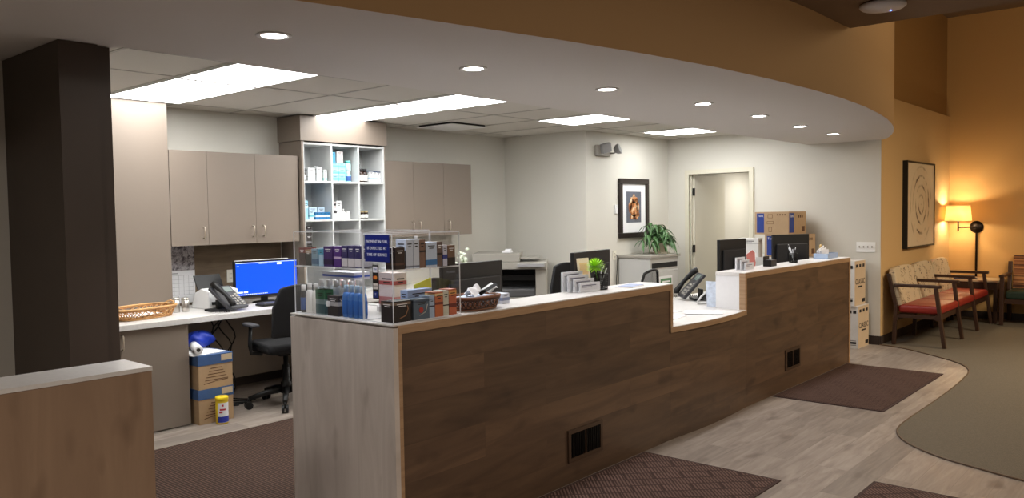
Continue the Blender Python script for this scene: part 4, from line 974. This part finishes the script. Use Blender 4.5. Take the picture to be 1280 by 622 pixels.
def case_box(x, y, z, label, h=.48):
    t = thing('paper_case_box', label, 'box', (x, y, z+.001))
    B().box(0, .36, 0, .30, 0, h).obj('body', [card_w], t)
    B().box(.004, .356, -.0012, -.0001, .004, h-.004).obj('tan_side', card_t, t)
    b = B()
    b.text('CLASSIC', .085, T_NEGY((.18, -.0026, h*.53)), ex=.0003)
    b.box(.11, .25, -.0025, -.0013, h*.40, h*.435)
    for i in range(3): b.box(.04+.11*i, .10+.11*i, -.0025, -.0013, h*.85, h*.92)
    b.box(.24, .34, -.0025, -.0013, .03, .07)
    for i in range(5): b.box(-.0012, -.0002, .02+.05*i, .055+.05*i, h*.83, h*.9)
    b.box(-.0012, -.0002, .02, .22, .035, .04).box(-.0012, -.0002, .02, .22, .085, .09).box(-.0012, -.0002, .02, .2, .05, .075)
    b.obj('printing', ink, t)
    return t
case_box(9.21, 2.955, .0, 'lower white and tan carton standing on the floor by the wall end', .47)
case_box(9.18, 2.985, .472, 'upper white and tan carton by the four-switch plate', .50)

# ------------------------------------------------------------------ copier, bin, plant, picture, emergency light
t = thing('photocopier', 'large grey office photocopier in the corner of the back office', 'photocopier', (7.13, 6.21, 0), R(37))
b = B(); b.box(-.32, .32, -.42, .42, .002, .60).obj('base', grey_p, t, bevel=.01)
b = B(); b.box(-.32, .32, -.42, -.30, .602, .92).box(.1, .32, -.30, .42, .602, .92).box(-.32, .32, .30, .42, .602, .92); b.obj('paper_bay', grey_p, t)
b = B(); b.box(-.30, .098, -.298, .298, .602, .70, T=Matrix.Translation((0, 0, 0))); b.obj('output_tray', grey_d, t, bevel=.02)
B().box(-.1, .09, -.29, .29, .78, .84).obj('exit_rollers', black_p, t)
B().box(.06, .098, -.29, .29, .701, .918).obj('bay_back', black_p, t)
B().box(-.34, .33, -.43, .43, .922, 1.0).obj('scanner_bed', grey_p, t, bevel=.008)
b = B(); b.box(-.28, .30, -.12, .42, 1.002, 1.10).box(-.2, .2, -.34, -.12, 1.03, 1.045); b.obj('document_feeder', grey_p, t, bevel=.012)
B().box(-.43, -.34, -.40, -.10, .955, .985).obj('control_panel', mat('panel_grey', (150, 150, 152), .4), t)
for k in range(3): B().box(-.325, -.3205, -.40, .40, .08+.17*k, .235+.17*k).obj('paper_drawer', grey_p, t)
o = B().box(-.06, .06, -.05, .05, 0, .02).box(-.02, .05, -.04, .02, .021, .04).obj('crumpled_paper', paper, loc=(7.0, 6.15, 1.105), rotz=.5); tag(o, 'white paper lying on the photocopier lid', 'paper')
t = thing('document_bin', 'grey locked document bin with black slot and green label', 'document bin', (8.7, 5.3, 0))
B().box(8.40, 9.06, 5.10, 5.55, 0, .985).obj('body', grey_l, t, world=True, bevel=.004)
B().box(8.38, 9.09, 5.08, 5.56, .987, 1.02).obj('lid', grey_p, t, world=True, bevel=.004)
B().box(8.43, 9.03, 5.094, 5.0995, .865, .925).obj('slot', black_p, t, world=True)
d = B().box(8.43, 9.03, 5.085, 5.099, .05, .82).obj('door', grey_l, t, world=True)
b = B(); b.box(8.56, 8.88, 5.081, 5.0845, .62, .76, 0).box(8.60, 8.86, 5.0795, 5.0808, .65, .73, 1).box(8.64, 8.82, 5.078, 5.0793, .68, .70, 0); o = b.obj('label_plate', [paper, mat('label_green', (92, 140, 96), .5)], t, world=True)
# plant
t = thing('potted_plant', 'leafy green plant with drooping leaves in a pale pot on the document bin', 'plant', (8.95, 5.30, 1.0205))
B().lathe([(.12, 0), (.125, .004), (.128, .014), (.11, .015)], seg=28).obj('saucer', mat('saucer_cream', (216, 206, 190), .5), t)
B().lathe([(.075, .016), (.082, .03), (.1, .12), (.105, .13), (.098, .132)], seg=28).obj('pot', mat('pot_cream', (206, 192, 172), .6, bump=.6, bscale=60), t)
rr = random.Random(11); lf = B(); st = B()
def leafblade(b, p, d, L, w, droop):
    d = Vector(d).normalized(); side = d.cross(Vector((0, 0, 1)))
    if side.length < .05: side = Vector((1, 0, 0))
    side.normalize(); pr = None
    for i in range(6):
        u = i/5; c = Vector(p)+d*L*u+Vector((0, 0, -droop*L*u*u)); ww = w*math.sin(math.pi*(.08+.9*u))
        a = b.bm.verts.new(c+side*ww+Vector((0, 0, ww*.4))); m = b.bm.verts.new(c); e = b.bm.verts.new(c-side*ww+Vector((0, 0, ww*.4)))
        if pr: b.bm.faces.new([pr[0], a, m, pr[1]]); b.bm.faces.new([pr[1], m, e, pr[2]])
        pr = (a, m, e)
for s in range(15):
    a = rr.uniform(0, 6.28); R1 = rr.uniform(.12, .36); Hh = rr.uniform(.08, .30) ; k = []
    if 0.6 < a < 2.5: R1 *= .45
    for i in range(8):
        u = i/7; k.append((R1*u*math.cos(a)*(1 if math.cos(a) > 0 else .9), R1*u*math.sin(a), .13+Hh*math.sin(u*2.3)*1.0-(.06*u*u)))
    st.tube(k, .003, 5)
    for i in range(2, 8):
        for sgn in (-1, 1):
            aa = a+sgn*rr.uniform(.5, 1.3); leafblade(lf, k[i], (math.cos(aa), math.sin(aa)*.8, rr.uniform(-.5, .3)), rr.uniform(.09, .15), rr.uniform(.012, .020), rr.uniform(.5, 1.2))
lf.obj('leaves', mat('plant_leaf', (62, 98, 52), .45, noise=.25, nscale=14), t); st.obj('stems', mat('plant_stem', (90, 120, 60), .6), t)
# framed picture
t = thing('framed_picture', 'black framed picture of a golden carved figure on the white wall', 'picture', (8.75, 5.569, 1.595))
px0, px1, pz0, pz1 = 8.42, 9.10, 1.225, 1.965; fy = 5.569
b = B(); fw = .065
b.box(px0, px1, fy-.035, fy, pz1-fw, pz1).box(px0, px1, fy-.035, fy, pz0, pz0+fw).box(px0, px0+fw, fy-.035, fy, pz0+fw, pz1-fw).box(px1-fw, px1, fy-.035, fy, pz0+fw, pz1-fw)
b.obj('frame', mat('espresso_frame', (36, 26, 24), .35), t, world=True, bevel=.006)
B().box(px0+fw, px1-fw, fy-.012, fy-.002, pz0+fw, pz1-fw).obj('mount', paper, t, world=True)
def carve_mat():
    m = bpy.data.materials.new('golden_picture'); m.use_nodes = True; nt = m.node_tree; b = nt.nodes['Principled BSDF']; L = nt.links.new
    t = nt.nodes.new('ShaderNodeTexCoord'); n = nt.nodes.new('ShaderNodeTexNoise'); n.inputs['Scale'].default_value = 15; n.inputs['Detail'].default_value = 5
    r = nt.nodes.new('ShaderNodeValToRGB'); L(t.outputs['Object'], n.inputs['Vector']); L(n.outputs['Fac'], r.inputs[0])
    e = r.color_ramp.elements; e[0].position = .38; e[0].color = lin((84, 40, 24)); e[1].position = .52; e[1].color = lin((196, 122, 60)); q = e.new(.62); q.color = lin((232, 214, 180)); L(r.outputs[0], b.inputs['Base Color'])
    return m
ax0, ax1, az0, az1 = px0+.17, px1-.17, pz0+.19, pz1-.16
B().box(ax0, ax1, fy-.014, fy-.0125, az0, az1).obj('print_background', mat('slate_print', (92, 96, 108), .6, noise=.12, nscale=10), t, world=True)
b = B(); c = ((ax0+ax1)/2, az0+.17)
TY = lambda x, z: Matrix.Translation((x, fy-.0155, z)) @ Matrix.Rotation(R(90), 4, 'X')
for (dx, dz, sx, sz) in ((0,0,.085,.10),(0,.12,.05,.05),(-.09,.02,.035,.07),(.09,.02,.035,.07),(-.06,.10,.03,.05),(.06,.10,.03,.05),(0,.17,.025,.02),(.04,-.10,.06,.035),(-.04,-.1,.06,.03),(.1,-.07,.03,.03)):
    b.lathe([(1, -.0008), (1, .0008)], sx=sx, sy=sz, T=TY(c[0]+dx, c[1]+dz))
b.obj('print_figure', carve_mat(), t, world=True)
o = B().box(8.34, 8.39, 5.55, 5.569, 1.53, 1.64).obj('thermostat', white_p, bevel=.004); tag(o, 'small white wall control at the left edge of the framed picture', 'thermostat')
# emergency light
t = thing('emergency_light', 'grey two-headed emergency light on the white wall above the picture', 'emergency light', (8.1, 5.569, 2.29))
B().box(-.17, .10, -.05, 0, -.07, .06).obj('housing', grey_p, t, bevel=.012)
for sx in (-1, 1):
    T = Matrix.Translation((-.08 if sx < 0 else .17, -.11, .02)) @ Matrix.Rotation(R(20*sx), 4, 'Z') @ Matrix.Rotation(R(100 if sx < 0 else 70), 4, 'X') @ Matrix.Rotation(R(15), 4, 'Z')
    h = B(); h.box(-.062, .062, -.055, .055, -.04, .02, T=T) if sx < 0 else h.lathe([(.03, -.05), (.055, -.02), (.065, .02), (.06, .024)], T=T)
    h.obj('lamp_head', mat('head_grey', (150, 150, 150), .35), t, bevel=.006)
    B().tube([(-.06 if sx < 0 else .06, -.03, -.03), (-.08 if sx < 0 else .14, -.07, -.03), (-.08 if sx < 0 else .17, -.1, 0)], .01, 6).obj('swivel', grey_p, t)
# outlet cord
B().tube([(8.335, 5.55, 1.03), (8.35, 5.53, 1.0), (8.36, 5.545, .9), (8.34, 5.55, .7), (8.36, 5.55, .4)], .005, 6).obj('power_cord', black_p, OUT, world=True)
t = thing('white_flowers', 'white blossoms in a small vase right of the acrylic case', 'flowers', (6.25, 6.12, DT+.001))
B().lathe([(.035, 0), (.045, .05), (.035, .12), (.04, .16)], seg=18).obj('vase', white_p, t)
b = B(); rr = random.Random(9)
for i in range(20):
    c = Vector((rr.gauss(0, .05), rr.gauss(0, .045), .28+rr.gauss(0, .05)))
    b.lathe([(.004, -.016), (.02, -.008), (.024, 0), (.018, .012), (.004, .016)], c=c, seg=7)
b.obj('blossoms', mat('blossom', (224, 232, 214), .7), t)
B().tube([(0, 0, .1), (.01, 0, .28)], .01, 6).obj('stems', mat('stem_green', (1,1,1)), t)
# desk clutter seen through the lobby-side case
desk_phone(3.12, 3.42, LOW, R(175), 'dark desk phone on the inner desk, seen through the lobby-side acrylic case', 45, 1.0)
for i, (x, y, rz, h) in enumerate(((3.42, 3.30, 10, .05), (3.05, 3.14, -6, .09))):
    o = B().box(-.11, .11, -.07, .07, 0, h).box(-.10, .115, -.065, .068, h, h+.004).obj('paper_stack', paper, loc=(x, y, LOW+.001), rotz=R(rz)); tag(o, ['low stack of white paper on the inner desk in front of the branded monitor', 'taller stack of white paper against the ledge behind the acrylic case'][i], 'paper')
T = Matrix.Rotation(R(90), 4, 'X')
o = B().prism([(-.06, 0), (.055, 0), (.045, .175), (-.07, .145)], -.002, .002, T=T).obj('yellow_folder', mat('yellow_card', (196, 196, 70), .7), loc=(2.752, 2.972, Z0+.001)); tag(o, 'yellow folder upright behind the orange boxes in the lobby-side case', 'folder')

# ------------------------------------------------------------------ mats
def floor_mat(x0, x1, y0, y1, m, label, rz=0, edge=None):
    t = thing('floor_mat', label, 'mat', ((x0+x1)/2, (y0+y1)/2, .0005), rz)
    w, d = (x1-x0)/2, (y1-y0)/2
    B().box(-w+.02, w-.02, -d+.02, d-.02, 0, .008).obj('pile', m, t)
    b = B(); b.box(-w, w, -d, -d+.02, 0, .006).box(-w, w, d-.02, d, 0, .006).box(-w, -w+.02, -d+.02, d-.02, 0, .006).box(w-.02, w, -d+.02, d-.02, 0, .006)
    b.obj('rubber_edge', mat('mat_edge', (58, 38, 32), .8), t)
floor_mat(2.65, 4.462, 1.855, 2.76, M_mat, 'dark brown ribbed mat at the near counter front, nearest the camera')
floor_mat(6.466, 8.27, 1.885, 2.76, M_mat2, 'plain brown mat before the far end of the counter')
floor_mat(2.95, 4.77, .57, 1.44, M_mat, 'brown mat whose corner shows at the bottom edge of the photo')
tag(B().box(1.4, 3.9, 3.75, 5.34, .0005, .009).obj('floor_mat', M_mat3), 'brown office mat on the floor behind the counter end', 'mat')

# ------------------------------------------------------------------ lounge
def glasses_mat():
    m = bpy.data.materials.new('patterned_upholstery'); m.use_nodes = True; nt = m.node_tree; b = nt.nodes['Principled BSDF']; L = nt.links.new; b.inputs['Roughness'].default_value = .85
    t = nt.nodes.new('ShaderNodeTexCoord'); s = nt.nodes.new('ShaderNodeSeparateXYZ'); c = nt.nodes.new('ShaderNodeCombineXYZ'); L(t.outputs['Object'], s.inputs[0]); L(s.outputs[0], c.inputs[0]); L(s.outputs[2], c.inputs[1])
    w = nt.nodes.new('ShaderNodeTexVoronoi'); w.feature = 'F1'; w.inputs['Scale'].default_value = 14; mp = nt.nodes.new('ShaderNodeMapping'); mp.inputs['Scale'].default_value = (1, 1.3, 1); L(c.outputs[0], mp.inputs[0]); L(mp.outputs[0], w.inputs['Vector'])
    r = nt.nodes.new('ShaderNodeValToRGB'); L(w.outputs['Distance'], r.inputs[0]); e = r.color_ramp.elements
    e[0].position = 0; e[0].color = lin((198, 178, 146)); e[1].position = 1; e[1].color = lin((198, 178, 146))
    for p, cc in ((.33, (198,178,146)), (.36, (70,50,44)), (.42, (70,50,44)), (.45, (198,178,146))):
        q = e.new(p); q.color = lin(cc)
    n = nt.nodes.new('ShaderNodeTexNoise'); n.inputs['Scale'].default_value = 9; L(c.outputs[0], n.inputs['Vector'])
    r2 = nt.nodes.new('ShaderNodeValToRGB'); L(n.outputs['Fac'], r2.inputs[0]); r2.color_ramp.elements[0].position = .45; r2.color_ramp.elements[1].position = .55
    x = nt.nodes.new('ShaderNodeMix'); x.data_type = 'RGBA'; L(r2.outputs[0], x.inputs[0]); x.inputs[6].default_value = lin((196, 178, 148)); L(r.outputs[0], x.inputs[7]); L(x.outputs[2], b.inputs['Base Color'])
    return m
UP = glasses_mat()
bench = thing('seating_bench', 'three-seat wooden bench with red seats and glasses-patterned backs', 'bench', (9.71, 2.83, .008))
P, W3 = .815, 3
F = .62  # depth
def legbar(b, pts, w=.038, d=.05):
    for i in range(len(pts)-1):
        p0, p1 = Vector(pts[i]), Vector(pts[i+1]); v = p1-p0; L = v.length
        q = v.to_track_quat('Z', 'X').to_matrix().to_4x4(); b.box(-w/2, w/2, -d/2, d/2, 0, L, T=Matrix.Translation(p0) @ q)
for i in range(4):
    x = .02+P*i-(0 if i else 0)
    a = B(); legbar(a, [(x, -.62, 0), (x, -.53, .655)]); a.obj('front_leg', wood_dark, bench, bevel=.005)
    a = B(); legbar(a, [(x, -.10, 0), (x, -.12, .45), (x, -.04, .80)]); a.obj('back_leg', wood_dark, bench, bevel=.005)
    a = B(); a.prism([(x-.03, -.585), (x+.03, -.585), (x+.028, -.10), (x-.028, -.10)], .655, .69); a.obj('armrest', wood_dark, bench, bevel=.008)
b = B(); b.box(.0, P*3+.04, -.56, -.53, .30, .36).box(0, P*3+.04, -.15, -.12, .28, .34)
for i in range(4): b.box(.005+P*i, .035+P*i, -.53, -.15, .31, .35)
b.obj('seat_rail', wood_dark, bench)
for i in range(3):
    xa, xb = .025+P*i, .02+P*(i+1)-.005
    s = B(); s.prism([(xa, -.585), (xb, -.585), (xb, -.14), (xa, -.14)], .362, .455); s.obj('seat', red_vinyl, bench, bevel=.035, seg=4)
    T = Matrix.Translation(((xa+xb)/2, -.145, .44)) @ Matrix.Rotation(R(-12), 4, 'X')
    s = B(); w = (xb-xa)/2; n = 8
    prof = [(-w, 0), (w, 0)]+[(w*(1-.06*(j/n)**2) if j < n else w*.9, .40*j/n) for j in range(1, n+1)]
    pl = [(-w*.97, 0), (w*.97, 0), (w, .2), (w*.97, .36), (w*.86, .42), (w*.5, .44), (0, .445), (-w*.5, .44), (-w*.86, .42), (-w*.97, .36), (-w, .2)]
    s.prism(pl, -.035, .035, T=T @ Matrix.Rotation(R(90), 4, 'X')); s.obj('backrest', UP, bench, bevel=.015, seg=3)
# corner chair
t = thing('armchair', 'wooden armchair with striped brown back and green seat, at the right edge', 'chair', (12.38, 1.75, .008), 0)
for y in (.33, -.33):
    a = B(); legbar(a, [(-.30, y, 0), (-.27, y, .62)]); a.obj('front_leg', wood_dark, t, bevel=.005)
    a = B(); legbar(a, [(.27, y, 0), (.22, y, .42), (.30, y, .8)]); a.obj('back_leg', wood_dark, t, bevel=.005)
    B().box(-.32, .25, y-.03, y+.03, .62, .655).obj('armrest', wood_dark, t, bevel=.008)
B().box(-.28, .25, -.30, .30, .28, .34).obj('seat_rail', wood_dark, t)
B().box(-.30, .22, -.29, .29, .341, .45).obj('seat', green_v, t, bevel=.03, seg=4)
B().box(-.035, .035, -.29, .29, 0, .46, T=Matrix.Translation((.22, 0, .43)) @ Matrix.Rotation(R(10), 4, 'Y')).obj('backrest', stripe_mat('striped_fabric', [(70,40,26),(120,74,44),(160,112,72),(92,56,34)], 'Z', 22), t, bevel=.02, seg=3)
# end table
t = thing('end_table', 'dark wooden corner table with a pale stone top beside the bench', 'table', (12.465, 2.44, .008))
B().box(-.25, .25, -.30, .30, .54, .565).obj('tabletop', mat('table_stone', (196, 176, 148), .35), t, bevel=.003)
B().box(-.235, .235, -.28, .28, .44, .539).obj('apron', wood_dark, t)
for sx in (-1, 1):
    for sy in (-1, 1): B().box(sx*.21-.022, sx*.21+.022, sy*.26-.022, sy*.26+.022, 0, .44).obj('leg', wood_dark, t)
o = B().box(-.10, .10, -.14, .14, 0, .012).box(-.09, .1, -.13, .14, .012, .022, 1).obj('magazines', [mat('mag_dark', (60, 60, 90), .4), mat('mag_pale', (190, 180, 170), .4)], loc=(12.38, 2.56, .574), rotz=.2); tag(o, 'small pile of magazines on the corner table', 'magazines')
# artwork
t = thing('framed_artwork', 'large black-framed canvas of brown concentric rings above the bench', 'picture', (11.08, 2.849, 1.585))
x0, x1, z0, z1 = 10.46, 11.72, 1.055, 2.12
b = B(); fw = .022
b.box(x0, x1, 2.79, 2.849, z1-fw, z1).box(x0, x1, 2.79, 2.849, z0, z0+fw).box(x0, x0+fw, 2.79, 2.849, z0+fw, z1-fw).box(x1-fw, x1, 2.79, 2.849, z0+fw, z1-fw); b.obj('frame', black_p, t, world=True)
def ring_mat():
    m = bpy.data.materials.new('ring_canvas'); m.use_nodes = True; nt = m.node_tree; b = nt.nodes['Principled BSDF']; L = nt.links.new; b.inputs['Roughness'].default_value = .8
    t = nt.nodes.new('ShaderNodeTexCoord'); w = nt.nodes.new('ShaderNodeTexWave'); w.wave_type = 'RINGS'; w.rings_direction = 'Y'; w.inputs['Scale'].default_value = 2.6; w.inputs['Distortion'].default_value = 2.5; w.inputs['Detail'].default_value = 4; w.inputs['Detail Scale'].default_value = 2
    L(t.outputs['Object'], w.inputs['Vector']); r = nt.nodes.new('ShaderNodeValToRGB'); L(w.outputs['Fac'], r.inputs[0]); e = r.color_ramp.elements
    e[0].position = .02; e[0].color = lin((96, 72, 52)); e[1].position = .22; e[1].color = lin((206, 184, 150))
    n = nt.nodes.new('ShaderNodeTexNoise'); n.inputs['Scale'].default_value = 5; L(t.outputs['Object'], n.inputs['Vector']); r2 = nt.nodes.new('ShaderNodeValToRGB'); L(n.outputs['Fac'], r2.inputs[0]); r2.color_ramp.elements[0].position = .4; r2.color_ramp.elements[1].position = .6
    g = nt.nodes.new('ShaderNodeVectorMath'); g.operation = 'LENGTH'; L(t.outputs['Object'], g.inputs[0])
    mr = nt.nodes.new('ShaderNodeMapRange'); L(g.outputs['Value'], mr.inputs[0]); mr.inputs[1].default_value = .44; mr.inputs[2].default_value = .5; mr.inputs[3].default_value = 1; mr.inputs[4].default_value = 0
    mu = nt.nodes.new('ShaderNodeMath'); mu.operation = 'MULTIPLY'; L(mr.outputs[0], mu.inputs[0]); L(r2.outputs[0], mu.inputs[1])
    x = nt.nodes.new('ShaderNodeMix'); x.data_type = 'RGBA'; L(mu.outputs[0], x.inputs[0]); x.inputs[6].default_value = lin((208, 188, 156)); L(r.outputs[0], x.inputs[7]); L(x.outputs[2], b.inputs['Base Color'])
    return m
B().box(x0+fw-11.09, x1-fw-11.09, -.012, .012, z0+fw-1.5875, z1-fw-1.5875).obj('canvas', ring_mat(), t, loc=(11.09-11.08, 2.812-2.849, .0025))
# wall lamp
t = thing('swing_arm_lamp', 'swing-arm wall lamp with a lit drum shade and dark bronze plate', 'lamp', (12.729, 2.50, 1.27))
T = Matrix.Rotation(R(-90), 4, 'Y')
B().lathe([(.085, 0), (.085, .012), (.06, .02), (.05, .032), (.02, .036)], T=T, seg=28).obj('wall_plate', bronze, t)
sx, sy, sz = -.33, .16, .20
B().tube([(-.03, 0, .0), (-.10, .02, .0), (-.22, .11, .0), (sx, sy, .0)], .009, 8).obj('swing_arm', bronze, t)
B().tube([(sx, sy, -.045), (sx, sy, .10)], .011, 8).obj('lamp_stem', bronze, t)
b = B(); n = 32; r0, r1, za, zb = .165, .145, .09, .30
def sh(u, v): a = 2*math.pi*u; r = r0+(r1-r0)*v; return (sx+r*math.cos(a), sy+r*math.sin(a), za+(zb-za)*v)
b.grid(sh, n, 1)
shade_m = bpy.data.materials.new('lamp_shade_fabric'); shade_m.use_nodes = True; nt = shade_m.node_tree; nt.nodes.clear()
o_ = nt.nodes.new('ShaderNodeOutputMaterial'); tr = nt.nodes.new('ShaderNodeBsdfTranslucent'); df = nt.nodes.new('ShaderNodeBsdfDiffuse'); mx = nt.nodes.new('ShaderNodeMixShader'); mx.inputs[0].default_value = .5
tr.inputs[0].default_value = lin((250, 232, 190)); df.inputs[0].default_value = lin((240, 226, 196)); nt.links.new(tr.outputs[0], mx.inputs[1]); nt.links.new(df.outputs[0], mx.inputs[2]); nt.links.new(mx.outputs[0], o_.inputs[0])
o = b.obj('lamp_shade', shade_m, t); so = o.modifiers.new('s', 'SOLIDIFY'); so.thickness = .002
b = B(); rim = [(sx+r1*1.003*math.cos(2*math.pi*k/32), sy+r1*1.003*math.sin(2*math.pi*k/32), zb) for k in range(33)]; b.tube(rim, .003, 4, cap=False)
rim = [(sx+r0*math.cos(2*math.pi*k/32), sy+r0*math.sin(2*math.pi*k/32), za) for k in range(33)]; b.tube(rim, .003, 4, cap=False); b.obj('shade_rim', mat('rim_cream', (220, 200, 160), .6), t)
B().lathe([(.012, -.04), (.03, -.015), (.032, 0), (.025, .02), (.008, .032)], c=(sx, sy, .185), seg=16).obj('bulb', mat('bulb_glow', (255, 230, 180), .5, emit=(255, 215, 150), estr=40), t)
B().box(-.016, 0, -.012, .012, -.69, -.075).obj('cord_cover', bronze, t)
lamp_pos = Vector((12.729+sx, 2.50+sy, 1.27+.19))

# ------------------------------------------------------------------ lights
def light(kind, name, loc, energy, color, size=.3, rot=(0, 0, 0), spot=None, blend=.5, sy=None):
    d = bpy.data.lights.new(name, kind); d.energy = energy; d.color = color
    if kind == 'AREA':
        d.size = size
        if sy: d.shape = 'RECTANGLE'; d.size_y = sy
    else: d.shadow_soft_size = size
    if kind == 'SPOT': d.spot_size = spot; d.spot_blend = blend
    o = bpy.data.objects.new(name, d); col.objects.link(o); o.location = loc; o.rotation_euler = rot
    return o
light('POINT', 'bulb_light', lamp_pos+Vector((0, 0, .065)), 15, (1, .80, .50), .02)
light('POINT', 'bulb_light', lamp_pos+Vector((0, 0, -.07)), 12, (1, .80, .50), .02)
for (x, y) in ((1.95,3.0),(3.11,2.95),(4.23,2.87),(5.31,2.78),(6.34,2.82),(7.43,2.91),(8.46,2.97)):
    light('SPOT', 'downlight_beam', (x, y, SO-.03), 36, (.96, .97, 1), .05, (0, 0, 0), R(95), .6)
# warm lobby light: unseen fill lights added for lounge, lobby and bay
light('AREA', 'lounge_fill_light', (9.4, -.8, 2.78), 165, (1, .83, .60), 1.2)  # added area light without a fixture, warms the lounge walls
light('AREA', 'lobby_fill_light', (3.2, -1.2, 2.76), 95, (1, .88, .77), 1.4)  # added fill for the counter front and the boxes in the cases
light('AREA', 'lobby_fill_light', (-1.7, 1.5, 2.75), 62, (1, .90, .80), .8)  # unseen light added to brighten the counter's end panel
light('POINT', 'bay_fill_light', (7.9, -.7, 3.35), 105, (1, .82, .58), .25)  # invented light, no pendant there; lifts the bulkhead's right end and upper bay
light('AREA', 'corridor_fill_light', (11.2, 4.6, 2.14), 20, (1, .95, .86), .6)  # extra light put in to brighten the corridor beyond the open door

w = bpy.data.worlds.new('world'); bpy.context.scene.world = w; w.use_nodes = True
w.node_tree.nodes['Background'].inputs[0].default_value = (.9, .72, .55, 1); w.node_tree.nodes['Background'].inputs[1].default_value = .10

# ------------------------------------------------------------------ camera
f, yaw, pit, rol = 1012.907, R(40.963), R(2.558), R(-.832)
fw = Vector((math.cos(yaw)*math.cos(pit), math.sin(yaw)*math.cos(pit), -math.sin(pit)))
r = Vector((math.sin(yaw), -math.cos(yaw), 0)); u = r.cross(fw)
c, s = math.cos(rol), math.sin(rol); r2 = c*r+s*u; u2 = -s*r+c*u
cd = bpy.data.cameras.new('camera'); cam = bpy.data.objects.new('camera', cd); col.objects.link(cam)
cam.matrix_world = Matrix(((r2.x, u2.x, -fw.x, 0), (r2.y, u2.y, -fw.y, 0), (r2.z, u2.z, -fw.z, 1.56), (0, 0, 0, 1)))
cd.sensor_width = 36; cd.lens = f/1280*36; cd.clip_start = .05
sc = bpy.context.scene; sc.camera = cam
sc.view_settings.view_transform = 'Standard'; sc.view_settings.look = 'None'; sc.view_settings.gamma = 1; sc.view_settings.use_curve_mapping = False
sc.view_settings.exposure = 0
sc.cycles.transparent_max_bounces = 32
